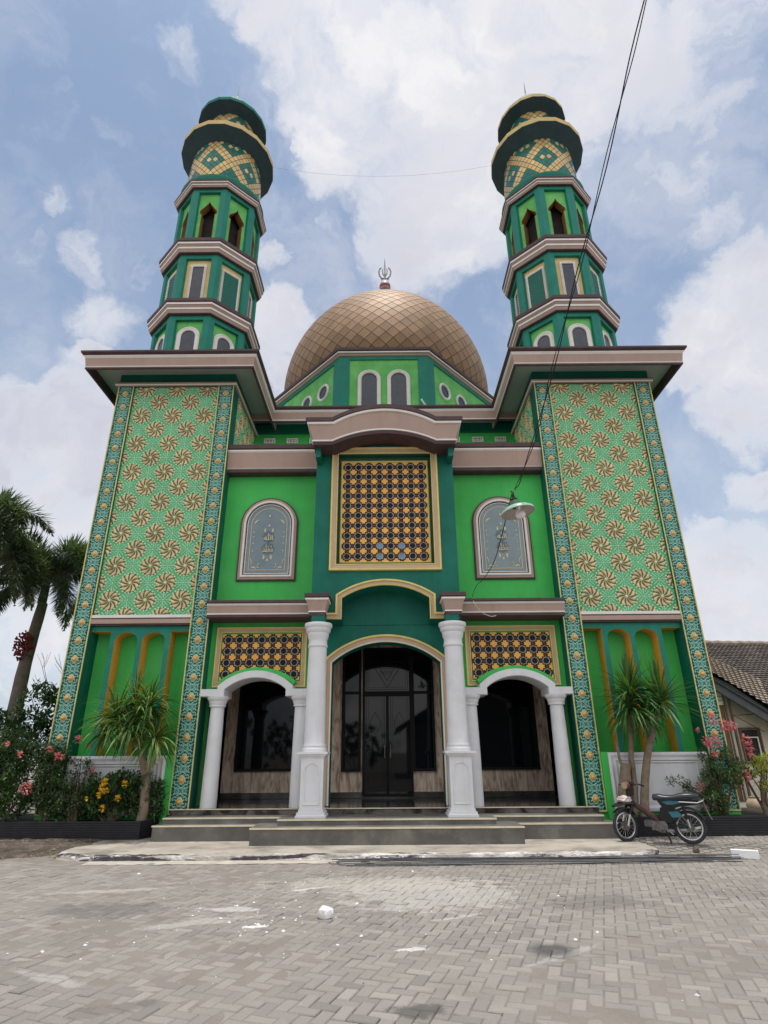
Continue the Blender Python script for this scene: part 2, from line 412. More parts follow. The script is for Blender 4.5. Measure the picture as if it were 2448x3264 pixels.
cd = bpy.data.cameras.new('camera'); cam = bpy.data.objects.new('camera', cd); COL.objects.link(cam)
TH, YAW, ROLL = radians(22.34), radians(.1), radians(.42)
f = Vector((-sin(YAW)*cos(TH), cos(YAW)*cos(TH), sin(TH))); r = Vector((cos(YAW), sin(YAW), 0)); u = r.cross(f)
r2 = r*cos(ROLL)-u*sin(ROLL); u2 = u*cos(ROLL)+r*sin(ROLL)
cam.matrix_world = Matrix(((r2.x, u2.x, -f.x, 0), (r2.y, u2.y, -f.y, 0), (r2.z, u2.z, -f.z, 1.6), (0, 0, 0, 1)))
cd.sensor_fit = 'VERTICAL'; cd.sensor_height = 24.; cd.lens = 24*1857/3264; cd.clip_start = .05; cd.clip_end = 3000
SC.camera = cam
SC.render.resolution_x, SC.render.resolution_y = 768, 1024
SC.view_settings.view_transform = 'Standard'; SC.view_settings.look = 'None'; SC.view_settings.exposure = 0.; SC.view_settings.gamma = 1.
SC.cycles.max_bounces = 6; SC.cycles.use_denoising = True

# ================================================================== THE MOSQUE
mosque = empty('mosque', (0, 13.1, 0))
tag(mosque, 'green and gold mosque with two round topped minarets and a bronze tiled dome', 'mosque')
T = 13.1
XY = lambda u, v, h: (u, v, h)
def XZ(y0): return lambda u, v, h: (u, y0+h, v)

ROS = None
def rosette_panel(mb, hw, z0, z1, P, pitch=.82):
    """cast floral tiles: swirling ten petal rosettes in cream bead rings, star rays between; clipped to the panel"""
    bmx = bmesh.new(); mats = [M['petal'], M['beads'], M['dkgreen'], M['mint']]
    def poly(pts, d, k):
        try:
            fc = bmx.faces.new([bmx.verts.new((a, d, b)) for a, b in pts]); fc.material_index = k
        except ValueError: pass
    def raised(pts, d0, d1, k):
        lo_ = [bmx.verts.new((a, d0, b)) for a, b in pts]; n = len(pts)
        ca = sum(p[0] for p in pts)/n; cb = sum(p[1] for p in pts)/n
        hi_ = [bmx.verts.new((ca+(a-ca)*.72, d1, cb+(b-cb)*.72)) for a, b in pts]
        bmx.faces.new(hi_).material_index = k
        for i in range(n): bmx.faces.new((lo_[i], lo_[(i+1) % n], hi_[(i+1) % n], hi_[i])).material_index = k
    nrow = int((z1-z0)/(pitch/2))+3
    for j in range(nrow):
        cz = z1-.06-j*pitch/2
        odd = j % 2
        for i in range(-2, 3):
            cx = i*pitch+(0 if odd == 0 else pitch/2)
            if j % 2 == 0: pass
            if abs(cx) > hw+.3: continue
            poly([(cx+.235*cos(a*pi/12), cz+.235*sin(a*pi/12)) for a in range(24)], -.004, 2)
            for k in range(20):
                a = 2*pi*k/20
                raised([(cx+.245*cos(a)+.025*cos(b*pi/3), cz+.245*sin(a)+.025*sin(b*pi/3)) for b in range(6)], -.002, -.018, 1)
            for k in range(10):
                a0 = 2*pi*k/10; R_ = []; L_ = []
                for rr, hwid in ((.03,.009),(.08,.010),(.12,.016),(.16,.032),(.192,.044),(.222,.026)):
                    a = a0+.48*(rr/.21)**1.5
                    R_.append((cx+rr*cos(a)-hwid*sin(a), cz+rr*sin(a)+hwid*cos(a))); L_.append((cx+rr*cos(a)+hwid*sin(a), cz+rr*sin(a)-hwid*cos(a)))
                vr = [bmx.verts.new((a, -.008, b)) for a, b in R_]; vl = [bmx.verts.new((a, -.008, b)) for a, b in L_]
                vm = [bmx.verts.new(((a[0]+b[0])/2, -.026, (a[1]+b[1])/2)) for a, b in zip(R_, L_)]
                for q in range(5):
                    bmx.faces.new((vr[q], vr[q+1], vm[q+1], vm[q])).material_index = 0
                    bmx.faces.new((vm[q], vm[q+1], vl[q+1], vl[q])).material_index = 0
            raised([(cx+.04*cos(b*pi/4), cz+.04*sin(b*pi/4)) for b in range(8)], -.01, -.03, 1)
        for i in range(-2, 3):   # rays in the gaps
            cx = i*pitch+(pitch/2 if odd == 0 else 0)
            if abs(cx) > hw+.2: continue
            for k in range(8):
                a = 2*pi*k/8+.2*0; r0, r1 = (.035, .15) if k % 2 == 0 else (.04, .19)
                c_, s_ = cos(a), sin(a); w = .014
                raised([(cx+r0*c_-w*s_, cz+r0*s_+w*c_), (cx+r0*c_+w*s_, cz+r0*s_-w*c_), (cx+r1*c_+w*s_, cz+r1*s_-w*c_), (cx+r1*c_-w*s_, cz+r1*s_+w*c_)], -.001, -.012, 3)
                if k % 2 == 0:
                    for sg in (-1, 1):
                        a2 = a+sg*.33; r2_, r3_ = .10, .165; c2, s2 = cos(a2), sin(a2)
                        raised([(cx+r2_*c2-w*s2, cz+r2_*s2+w*c2), (cx+r2_*c2+w*s2, cz+r2_*s2-w*c2), (cx+r3_*c2+w*s2, cz+r3_*s2-w*c2), (cx+r3_*c2-w*s2, cz+r3_*s2+w*c2)], -.001, -.010, 3)
            raised([(cx+.022*cos(b*pi/3), cz+.022*sin(b*pi/3)) for b in range(6)], -.001, -.014, 1)
    for co, no in (((hw,0,0),(1,0,0)), ((-hw,0,0),(-1,0,0)), ((0,0,z1),(0,0,1)), ((0,0,z0),(0,0,-1))):
        g = bmx.verts[:]+bmx.edges[:]+bmx.faces[:]
        bmesh.ops.bisect_plane(bmx, geom=g, plane_co=co, plane_no=no, clear_outer=True)
    bmx.verts.index_update()
    mb.add([P(v.co.x, v.co.z, v.co.y) for v in bmx.verts], [tuple(v.index for v in fc.verts) for fc in bmx.faces], [mats[fc.material_index] for fc in bmx.faces])
    bmx.free()

def frame_prof(w, d=.05):  # brown edge, taupe, white bead, brown, thin white
    return [(w, 0), (w, -d*.8), (w*.82, -d), (w*.55, -d*1.15), (w*.50, -d*1.5), (w*.27, -d*1.5), (w*.25, -d*.8), (w*.10, -d*.6), (w*.09, -d*.9), (0, -d*.7), (0, 0)], \
           [M['brown'], M['brown'], M['taupe'], M['cream'], M['cream'], M['cream'], M['brown'], M['cream'], M['cream'], M['cream']]

def oct_pts(a, n=8, ph=22.5):
    R_ = a/cos(radians(22.5)); return [(R_*cos(radians(ph+45*k)), R_*sin(radians(ph+45*k))) for k in range(8)]

def tile_shell(name, prof, N, ctr, parent, colour, inset, seam, flat_top=None, half=0):
    """shell of revolution clad in flat diamond tiles. prof(t)->(r,z), rows chosen so that the diamonds keep their shape"""
    pts = [prof(i/4000) for i in range(4001)]
    acc = [0.]
    for (r0, z0), (r1, z1) in zip(pts, pts[1:]):
        acc.append(acc[-1]+hypot(r1-r0, z1-z0)/max(.02, (r0+r1)/2))
    step = 2*pi/N*ASP[0]/2
    rows = []; k = 0; tgt = 0.
    for i, a in enumerate(acc):
        if a >= tgt: rows.append(pts[i]); tgt += step
        if pts[i][0] < .25: break
    bm = bmesh.new(); vs = []
    lay = bm.faces.layers.float.new('rnd')
    for j, (r_, z_) in enumerate(rows):
        ph = .5*(j % 2)
        vs.append([bm.verts.new((ctr[0]+r_*cos(2*pi*(i+ph)/N), ctr[1]+r_*sin(2*pi*(i+ph)/N), ctr[2]+z_)) for i in range(N)])
    info = []
    for j in range(len(rows)-2):
        for i in range(N):
            o = j % 2
            a = vs[j][i]; b = vs[j+1][(i+o) % N]; c = vs[j+2][i]; d = vs[j+1][(i-1+o) % N]
            info.append((bm.faces.new((a, b, c, d)), i, j))
    # first row: fill triangles into pentagons is approximated with triangles
    for i in range(N):
        info.append((bm.faces.new((vs[0][i], vs[0][(i+1) % N], vs[1][i])), i, -1))
    rs = random.Random(3)
    mats = []
    def mi(m):
        if m not in mats: mats.append(m)
        return mats.index(m)
    sm = mi(seam); keep = []
    for fc, i, j in info:
        fc[lay] = rs.random(); fc.material_index = mi(colour(i, j)); keep.append(fc)
    bm.normal_update()
    res = bmesh.ops.inset_individual(bm, faces=keep, thickness=inset, depth=inset*.35)
    for fc in res['faces']: fc.material_index = sm
    if rows[-1][0] > .05:
        bm.faces.new(vs[-1]); 
    me = bpy.data.meshes.new(name); bm.normal_update(); bm.to_mesh(me); bm.free()
    for m in mats: me.materials.append(m)
    o = bpy.data.objects.new(name, me); COL.objects.link(o); adopt(o, parent); return o
ASP = [1.]

def arched_window(name, P, w, z0, z1, fw, parent, glass=None, n=12, fmat=None, depth=.09, cross=False):
    """round headed window: moulded white surround, recessed pane"""
    hw = w/2; spr = z1-hw
    path = [(-hw, z0), (-hw, spr)]+[(hw*cos(radians(180-180*i/n)), spr+hw*sin(radians(180-180*i/n))) for i in range(1, n)]+[(hw, spr), (hw, z0)]
    mb = MB(); fm = fmat or M['cream']
    mb.ring(path, False, [(fw, 0), (fw, -depth*.6), (fw*.7, -depth), (fw*.45, -depth*.7), (fw*.2, -depth*.9), (0, -depth*.6), (0, .02)], fm, P)
    o = mb.build(name, parent)
    g = MB(); g.flat(path, -.012, glass or M['winglass'], P); 
    go = g.build('pane', o)
    return o

def tower(sx):
    X0 = sx*5.54
    tf = lambda x, y, z: (X0+sx*x, y, z)
    rootbox = MB(tf)
    # core walls
    rootbox.box(-1.52, 1.54, 13.56, 16.19, 0, 11.05, M['green'])
    rootbox.box(-1.125, 1.125, 13.16, 13.56, 4.32, 10.8, M['pgreen'])
    rootbox.box(-1.545, 1.545, 13.12, 13.56, 0, .44, M['green'])
    rootbox.box(-1.125, 1.125, 13.14, 13.56, .44, 1.53, M['green'])
    rootbox.box(-1.545, 1.545, 13.12, 16.19, 10.66, 11.05, M['teal'])
    tw = rootbox.build('tower', mosque)
    # flower panel, front and inner flank
    fp = MB(); rosette_panel(fp, 1.115, 4.5, 10.66, lambda u, z, d: (X0+sx*u, 13.16+d, z))
    fp.build('flower_panel', tw)
    fl = MB(); rosette_panel(fl, 1.05, 8.9, 10.64, lambda u, z, d: (X0-sx*(1.522-d), 14.65+u, z))
    fl.build('flower_panel', tw)
    # border strips
    for x0 in (-1.545, 1.125):
        x1 = x0+.42
        s = MB(tf)
        s.box(x0, x1, T, 13.56, .45, 10.66, M['teal'])
        for a in (x0, x1-.03): s.box(a+.004, a+.026, T-.02, T, .45, 10.66, M['gold'])
        s.box(x0+.03, x1-.03, T-.02, T-.001, .45, .48, M['gold'])
        o = s.build('border_strip', mosque)
        me = bpy.data.meshes.new('relief'); q = MB(tf)
        n = 25; hgt = (10.64-.48)/n
        q.add([(x0+.03, T-.006, .48), (x1-.03, T-.006, .48), (x1-.03, T-.006, 10.64), (x0+.03, T-.006, 10.64)], [(0, 1, 2, 3)], M['ornate'])
        ro = q.build('relief', o); uvl = ro.data.uv_layers.new(name='UVMap')
        vv = {0: (0, 0), 1: (1, 0), 2: (1, n), 3: (0, n)}
        for lp in ro.data.loops: uvl.data[lp.index].uv = vv[lp.vertex_index]
        cx = (x0+x1)/2; first = None
        for k in range(n):
            cz = .48+hgt*(k+.5)
            if first is None:
                b = MB(tf); vs = []; fs = []
                for rr, d in ((.078, -.004), (.070, -.016), (.056, -.018), (.050, -.012), (.043, -.040), (.026, -.056), (.0, -.060)):
                    for w in range(12):
                        q2 = rr*(1+.10*(w % 2)) if rr > .08 else rr
                        vs.append((cx+q2*cos(2*pi*w/12), T+d, cz+q2*sin(2*pi*w/12)))
                for j in range(6):
                    for w in range(12): fs.append((j*12+w, j*12+(w+1) % 12, (j+1)*12+(w+1) % 12, (j+1)*12+w))
                b.add(vs, fs, M['boss']); first = b.build('boss', o, smooth=50)
            else:
                c = first.copy(); COL.objects.link(c); c.location.z += hgt*k
    # trim under the panel
    t = MB(tf)
    for z0, z1, d, m in ((4.44, 4.505, .07, 'cream'), (4.41, 4.44, .05, 'brown'), (4.31, 4.41, .075, 'taupe'), (4.27, 4.31, .04, 'brown')):
        t.box(-1.125, 1.125, 13.16-d, 13.16, z0, z1, M[m])
    t.build('trim', tw)
    # arcaded niche screen
    op = [(1.125, 4.30), (1.125, 4.15), (.80, 4.15), (.80, 1.53), (.60, 1.53), (.60, 3.93)]
    op += arc(.345, 3.93, .255, .20, 0, 180, 12)[1:-1]
    op += [(.09, 3.93), (.09, 1.53), (-.09, 1.53), (-.09, 3.93)]
    op += arc(-.345, 3.93, .255, .20, 0, 180, 12)[1:-1]
    op += [(-.60, 3.93), (-.60, 1.53), (-.80, 1.53), (-.80, 4.15), (-1.125, 4.15), (-1.125, 4.30)]
    n = MB(tf)
    # front in convex pieces, reveals in orange
    fr = 13.2
    n.box(-1.125, 1.125, fr, 13.56, 4.15, 4.27, M['teal2'])
    for a in (-.675, -.055, .565): n.box(a, a+.11, fr, 13.558, 1.53, 4.15, M['teal2'])
    for c in (.31, -.31):
        pl = [(c+.255, 4.15), (c-.255, 4.15)]+arc(c, 3.93, .255, .20, 180, 0, 14)
        n.prism(pl, fr+.0005, 13.557, M['teal2'], M['orange'])
        for sg in (-1, 1): n.box(c+sg*.255-.002, c+sg*.255+.002, fr+.004, 13.556, 1.53, 3.93, M['orange'])
    for sg in (-1, 1):
        n.box(sg*.675-.002, sg*.675+.002, fr+.004, 13.556, 1.53, 4.15, M['orange'])
        n.box(min(sg*.675, sg*1.12), max(sg*.675, sg*1.12), fr+.004, 13.556, 4.147, 4.152, M['orange'])
    n.build('arcade_niche', tw)
    # white panelled base and green post
    w = MB(tf)
    w.box(-1.0, 1.03, 13.03, 13.14, .45, 1.55, M['white'])
    rp = [(-1.0, .47), (-1.0, 1.55), (1.03, 1.55), (1.03, .47)]
    w.ring(rp[::-1], True, [(0, 0), (0, -.045), (.05, -.06), (.10, -.03), (.15, -.035), (.17, 0)], M['white'], lambda u, v, h: (u, 13.03+h, v))
    ip = [(-.80, .62), (-.80, 1.38), (.83, 1.38), (.83, .62)]
    w.ring(ip[::-1], True, [(0, 0), (0, -.02), (.025, -.026), (.05, 0)], M['white'], lambda u, v, h: (u, 13.03+h, v))
    w.build('white_base_panel', tw)
    w = MB(tf); w.box(-1.135, -1.0, 13.0, 13.14, .2, 1.56, M['green']); w.build('post', tw)
    # top trim, frieze, great cornice
    sq = [(-1.545, 13.1), (1.545, 13.1), (1.545, 16.19), (-1.545, 16.19)][::-1]
    tt = MB(tf)
    tt.ring(sq, True, [(0, 10.66), (.06, 10.66), (.075, 10.69), (.075, 10.74), (.05, 10.78), (0, 10.78)], [M['taupe'], M['cream'], M['taupe'], M['brown'], M['brown']], XY)
    tt.build('trim', tw)
    cc = MB(tf)
    cc.ring(sq, True, [(-.2, 11.05), (.57, 11.05), (.57, 10.80), (.60, 10.77), (.635, 10.79), (.635, 10.83), (.625, 10.835), (.64, 10.865), (.63, 10.87), (.665, 11.10), (.67, 11.11), (.70, 11.145), (.70, 11.16), (.69, 11.17), (.76, 11.22), (.76, 11.27), (-.2, 11.27)],
            [M['soffit'], M['brown'], M['brown'], M['brown'], M['brown'], M['brown'], M['cream'], M['cream'], M['taupe'], M['cream'], M['cream'], M['cream'], M['brown'], M['brown'], M['brown'], M['brown']], XY)
    cc.box(-1.6, 1.6, 13.05, 16.24, 11.12, 11.262, M['brown'])
    cc.build('cornice', tw)
    minaret(sx)
    return tw

def minaret(sx):
    cx, cy = sx*5.54, 14.65
    mb = MB()
    def octprism(a, z0, z1, m):
        mb.lathe([(a/cos(pi/8), z0), (a/cos(pi/8), z1)], 8, (cx, cy, 0), m, phase=pi/8)
    A = [(1.37, 11.26, 13.2), (1.34, 13.6, 15.54), (1.25, 15.95, 18.42)]
    octprism(A[0][0]-.10, A[0][1], A[0][2], M['lgreen'])
    octprism(A[1][0]-.10, A[1][1], A[1][2], M['buff'])
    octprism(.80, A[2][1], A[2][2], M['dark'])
    octprism(1.2, 18.5, 18.66, M['teal'])
    mn = mb.build('minaret', mosque)
    def face(k, a):
        t = radians(-90+45*k); n_ = (cos(t), sin(t)); tg = (-sin(t), cos(t))
        return lambda u, z, d: (cx+n_[0]*(a-d)+tg[0]*u, cy+n_[1]*(a-d)+tg[1]*u, z)
    # pilasters on the corners and beam under each cornice
    for (a, z0, z1) in A:
        R_ = a/cos(pi/8)
        for k in range(8):
            t = radians(22.5+45*k)
            if sin(t) > .5: continue
            V = Vector((cos(t), sin(t)))*R_
            t1 = radians(22.5+45*(k+1)); t0 = radians(22.5+45*(k-1))
            e1 = (Vector((cos(t1), sin(t1)))*R_-V).normalized(); e0 = (Vector((cos(t0), sin(t0)))*R_-V).normalized()
            w = .17
            pl = [V, V+e1*w, (V+e1*w)*.86, V*.84, (V+e0*w)*.86, V+e0*w]
            p = MB(); p.prism([(q.x, q.y) for q in pl], z0, z1, M['teal2'], P=lambda u, v, d: (cx+u, cy+v, d))
            p.build('pilaster', mn)
    # cornices
    for a, zs, full in ((1.37, (13.05, 13.19, 13.68), True), (1.34, (15.38, 15.52, 16.03), True), (1.25, (18.28, 18.40, 18.67), False)):
        zb, z0, z1 = zs; h = z1-z0
        oc = oct_pts(a)[::-1]
        c = MB()
        P = lambda u, v, q: (cx+u, cy+v, q)
        o = .20 if full else .18
        c.ring(oc, True, [(-.14, zb), (-.004, zb), (-.004, z0), (o*.35, z0), (o*.45, z0+h*.05), (o*.62, z0+h*.22), (o*.66, z0+h*.24), (o*.70, z0+h*.36), (o*.64, z0+h*.38), (o*.84, z0+h*.52), (o*.88, z0+h*.54), (o*.92, z0+h*.66), (o*.86, z0+h*.68), (o, z0+h*.76), (o, z1-.02), (o*.4, z1), (-.5, z1+.03)],
               [M['teal2'], M['teal2'], M['brown'], M['brown'], M['taupe'], M['brown'], M['cream'], M['brown'], M['taupe'], M['brown'], M['cream'], M['brown'], M['brown'], M['brown'], M['brown'], M['brown']], P)
        c.build('cornice', mn)
    for k in (-2, -1, 0, 1, 2):
        if k*sx == 2: continue       # outer flank faces away from the square
        arched_window('arched_window', face(k, 1.27), .40, 11.27, 12.72, .13, mosque, depth=.06)
        # second level: bead framed glass (front) and green lattice (diagonals)
        P = face(k, 1.24); diag = k % 2 != 0
        hw = .25 if diag else .17; zb, zt = 13.62, 15.13
        fr = MB(); pth = [(-hw, zb), (-hw, zt), (hw, zt), (hw, zb)]
        fr.ring(pth, False, [(.07, 0), (.07, -.035), (.035, -.05), (0, -.035), (0, .02)], M['cream'], P)
        zz = zb+.05
        while zz < zt:
            for sg in (-1, 1):
                fr.add([P(sg*(hw+.035)+.03*cos(q*pi/2), zz+.022*sin(q*pi/2), -.052) for q in range(4)]+[P(sg*(hw+.035), zz, -.075)], [(0, 1, 4), (1, 2, 4), (2, 3, 4), (3, 0, 4)], M['cream'])
            zz += .07
        o = fr.build('bead_framed_window', mosque)
        g = MB(); g.flat(pth, -.012, M['graygreen'] if diag else M['winglass'], P)
        if diag:
            st = .12; nn = int(2*hw/st)
            for i in range(-18, 26):
                for sg in (-1, 1):
                    # diagonal lattice bars, clipped by hand
                    z_a = zb+i*st; pts = []
                    for s_ in range(9):
                        u_ = -hw+2*hw*s_/8; z_ = z_a+sg*(u_+hw)
                        if zb < z_ < zt: pts.append((u_, z_))
                    if len(pts) > 1:
                        (u0, q0), (u1, q1) = pts[0], pts[-1]
                        g.add([P(u0, q0-.014, -.02), P(u1, q1-.014, -.02), P(u1, q1+.014, -.02), P(u0, q0+.014, -.02)], [(0, 1, 2, 3)], M['teal2'])
        g.build('lattice_pane' if diag else 'pane', o)
        # third level: pointed keyhole openings with ochre reveals in a light green wall
        P = face(k, 1.15); h_ = 1.15*math.tan(pi/8)+.01; w = .215
        og = [(w, 15.98), (w, 17.42), (w+.06, 17.46), (w+.05, 17.58), (.14, 17.74), (.05, 17.86), (0, 17.98)]
        lft = [(-a, b) for a, b in og[::-1]][1:]
        for half in (1, -1):
            pl = [(half*a, b) for a, b in og]+[(0, 18.42), (half*h_, 18.42), (half*h_, 15.98)]
            mb2 = MB(); mb2.prism(pl, 0, .22, M['lgreen'], P=P)
            if half == 1: wl = mb2
            else:
                wl.v += []; b_ = len(wl.v); wl.v += mb2.v; wl.f += [tuple(b_+i for i in q) for q in mb2.f]; wl.m += [wl.mi(mb2.mats[q]) for q in mb2.m]
        ob = wl.build('pointed_opening', mosque)
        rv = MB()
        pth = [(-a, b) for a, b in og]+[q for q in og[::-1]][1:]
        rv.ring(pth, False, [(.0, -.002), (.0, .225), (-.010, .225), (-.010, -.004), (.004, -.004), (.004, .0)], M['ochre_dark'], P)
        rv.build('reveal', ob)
    # round upper stage
    c = (cx, cy, 0)
    r = MB(); r.lathe([(1.33, 18.60), (1.36, 18.80), (1.40, 18.86), (1.40, 18.93), (1.25, 18.97)], 40, c, M['teal2']); r.build('ring_moulding', mn, smooth=35)
    ASP[0] = 1.25
    def pat(i, j):
        x = i+(.5 if j % 2 else 0)+.0; y = j/2
        a = int(round(x+y)); b = int(round(x-y))
        return M['tgold'] if (a % 6 in (2, 3) or b % 6 in (2, 3) or (a % 6 == 5 and b % 6 == 5) or (a % 6 == 0 and b % 6 == 0)) else M['tgreen']
    def cyl(r0, r1, r2, z0, z1):
        def p(t):
            rr = r0*(1-t)**2+2*r1*t*(1-t)+r2*t*t
            return (rr, z0+(z1-z0)*t)
        return p
    tile_shell('tile_drum', cyl(1.22, 1.27, 1.13, 18.9, 20.95), 36, c, mn, pat, .014, M['brown'])
    tile_shell('tile_drum', cyl(.86, .90, .78, 21.35, 22.9), 24, c, mn, pat, .014, M['brown'])
    b = MB(); b.lathe([(1.08, 20.74), (1.14, 20.80), (1.28, 20.88), (1.45, 20.97), (1.60, 21.05), (1.605, 21.07), (1.61, 21.24), (1.55, 21.33), (1.30, 21.40), (.90, 21.45), (.70, 21.46)], 18, c, [M['brim']]*5+[M['brim_gold']]*1+[M['brim']]*4); b.build('brim', mn)
    b = MB(); b.lathe([(.72, 22.70), (.78, 22.75), (.92, 22.80), (1.08, 22.85), (1.22, 22.90), (1.225, 22.92), (1.225, 23.04), (1.16, 23.14), (1.0, 23.42), (.72, 23.85), (.42, 24.20), (.18, 24.42), (.06, 24.52)], 18, c, [M['brim']]*5+([M['brim_gold'] if sx > 0 else M['brim_teal']]*2)+[M['brim_teal']]*5); b.build('brim', mn)
    b = MB(); b.lathe([(.16, 24.40), (.16, 24.48), (.05, 24.56), (.02, 24.75), (.05, 24.82), (.03, 24.9), (.03, 25.0), (.015, 25.5), (.0, 25.75)], 8, c, M['steel']); b.build('spire', mn, smooth=40)

for sx in (-1, 1): tower(sx)

# ------------------------------------------------------------------ hall, drum, dome
h = MB()
h.box(-4.1, 4.1, 15.8, 16.6, 8.0, 11.05, M['green'])
h.box(-6.6, 6.6, 16.6, 27.6, 0, 11.05, M['green'])
h.box(-4.1, 4.1, 15.74, 15.8, 10.72, 11.05, M['teal'])
h.box(-4.1, 4.1, 13.56, 15.8, 8.60, 8.72, M['soffit'])
hall = h.build('hall', mosque)
c = MB()
def ycorn(mb, x0, x1, yw, pr, ms):
    vs = []; q = len(pr)
    for x in (x0, x1):
        for o, z in pr: vs.append((x, yw-o, z))
    fs = [(k, k+1, q+k+1, q+k) for k in range(q-1)]+[tuple(range(q)), tuple(range(2*q-1, q-1, -1))]
    mb.add(vs, fs, list(ms)+[ms[0], ms[0]])
ycorn(c, -4.05, 4.05, 15.8, [(-.2, 11.05), (.57, 11.05), (.57, 10.80), (.60, 10.77), (.635, 10.79), (.635, 10.83), (.64, 10.865), (.63, 10.87), (.665, 11.10), (.70, 11.145), (.69, 11.17), (.76, 11.22), (.76, 11.27), (-.2, 11.268)],
      [M['soffit'], M['brown'], M['brown'], M['brown'], M['brown'], M['cream'], M['cream'], M['taupe'], M['cream'], M['cream'], M['brown'], M['brown'], M['brown']])
c.box(-6.7, 6.7, 16.5, 27.8, 11.06, 11.25, M['soffit'])
c.build('cornice', hall)
for x in (-3.54, -2.84, -2.14, 2.16, 2.88, 3.58):
    v = MB(); P = XZ(15.8)
    v.ring([(x-.17, 10.39), (x-.17, 10.56), (x+.17, 10.56), (x+.17, 10.39)], True, [(0, 0), (0, -.05), (-.035, -.05), (-.035, 0)], M['cream'], P)
    v.flat([(x-.17, 10.39), (x+.17, 10.39), (x+.17, 10.56), (x-.17, 10.56)], -.008, M['hole'], P)
    for a in (-.09, 0, .09):
        v.box(x+a-.012, x+a+.012, 15.76, 15.79, 10.39, 10.56, M['cream'])
    v.box(x-.15, x+.15, 15.762, 15.788, 10.462, 10.486, M['cream'])
    v.build('vent_block', hall)

dx0, dx1, dy0 = 1.6, 4.55, 17.85
plan = [(-dx0, dy0), (dx0, dy0), (dx1, dy0+3.35), (dx1, dy0+5.65), (dx0, dy0+9), (-dx0, dy0+9), (-dx1, dy0+5.65), (-dx1, dy0+3.35)]
d = MB(); d.prism(plan, 11.0, 15.3, M['lgreen'], P=lambda u, v, q: (u, v, q))
drum = d.build('drum', mosque)
d = MB()
d.ring(plan[::-1], True, [(-.2, 15.02), (.05, 15.02), (.05, 15.16), (.10, 15.17), (.12, 15.24), (.17, 15.25), (.18, 15.30), (.15, 15.31), (.22, 15.34), (.22, 15.45), (-.6, 15.46)],
       [M['teal2'], M['teal2'], M['taupe'], M['taupe'], M['taupe'], M['cream'], M['brown'], M['brown'], M['brown'], M['brown']], XY)
d.prism(plan, 15.36, 15.44, M['brown'], P=lambda u, v, q: (u, v, q))
d.build('cornice', drum)
for i in (0, 1, 2, 7):
    p0 = Vector(plan[i]); e1 = (Vector(plan[(i+1) % 8])-p0).normalized(); e0 = (Vector(plan[i-1])-p0).normalized()
    n1 = Vector((e1.y, -e1.x)); n0 = Vector((-e0.y, e0.x)); w = .34
    k = (n1+n0)/(1+n1.dot(n0))
    pl = [p0+k*.06, p0+e1*w+n1*.06, p0+e1*w-n1*.1, p0-k*.1, p0+e0*w-n0*.1, p0+e0*w+n0*.06]
    p = MB(); p.prism([(q.x, q.y) for q in pl], 11.1, 15.1, M['teal2'], P=lambda u, v, q: (u, v, q)); p.build('pilaster', drum)
for x in (-.535, .535):
    arched_window('arched_window', (lambda x: lambda u, z, q: (x+u, dy0+q, z))(x), .56, 11.9, 14.43, .14, mosque, depth=.1)
for sg in (-1, 1):
    A_ = Vector((sg*dx0, dy0)); B_ = Vector((sg*dx1, dy0+3.35)); e = (B_-A_).normalized(); nn = Vector((e.y, -e.x))*sg
    for t_, zc in ((1.02, 14.12), (2.12, 14.15)):
        q0 = A_+e*t_
        P = (lambda q0, e, nn: lambda u, z, q: (q0.x+e.x*u-nn.x*q, q0.y+e.y*u-nn.y*q, z))(q0, e, nn)
        wv = MB(); pth = [(.26*cos(radians(-15*i)), zc+.26*sin(radians(-15*i))) for i in range(24)]
        wv.ring(pth, True, [(.09, 0), (.09, -.05), (.05, -.08), (.0, -.05), (.0, .02)], M['cream'], P)
        o = wv.build('round_window', mosque); g = MB(); g.flat(pth, -.012, M['winglass'], P); g.build('pane', o)
# small white drain pipe beside the drum
p = MB(); p.tube([(1.75, 17.1, 12.3), (1.62, 17.6, 12.6), (1.3, 17.3, 12.95)], .035, M['cream']); p.build('drain_pipe', drum)

DX, DY = .09, 22.5
ASP[0] = 1.0
def domeprof(t):
    a = -.40+(pi/2+.40)*t
    return (4.56*max(0., cos(a))**1.22 if a > 0 else 4.56*cos(a*.95), 16.2+5.30*sin(a) if a > 0 else 16.2+2.0*sin(a))
M['dome'].node_tree.nodes['Principled BSDF'].inputs['Specular IOR Level'].default_value = .3
dome = tile_shell('dome', domeprof, 52, (DX, DY, 0), mosque, lambda i, j: M['dome'], .022, M['seam'])
b = MB(); b.lathe([(4.26, 15.38), (4.30, 15.40), (4.32, 15.50), (4.28, 15.54), (4.18, 15.56), (4.10, 15.60)], 64, (DX, DY, 0), M['teal2']); b.build('dome_ring', dome, smooth=35)
FD = -.30
f_ = MB(lambda x, y, z: (x, y, z+FD)); c0 = (DX, DY, 0)
f_.lathe([(.30, 21.6), (.22, 21.9), (.20, 22.1), (.155, 22.5), (.20, 22.78), (.20, 22.84), (.13, 22.9), (.20, 22.98), (.26, 23.1), (.28, 23.22), (.26, 23.34), (.19, 23.45), (.10, 23.53), (.06, 23.6), (.045, 23.9), (.07, 24.0), (.04, 24.1), (.035, 24.6), (.02, 24.9), (.0, 25.15)], 16, c0, [M['seam']]*3+[M['steel']]*3+[M['steel']]*2+[M['redband']]+[M['steel']]*10)
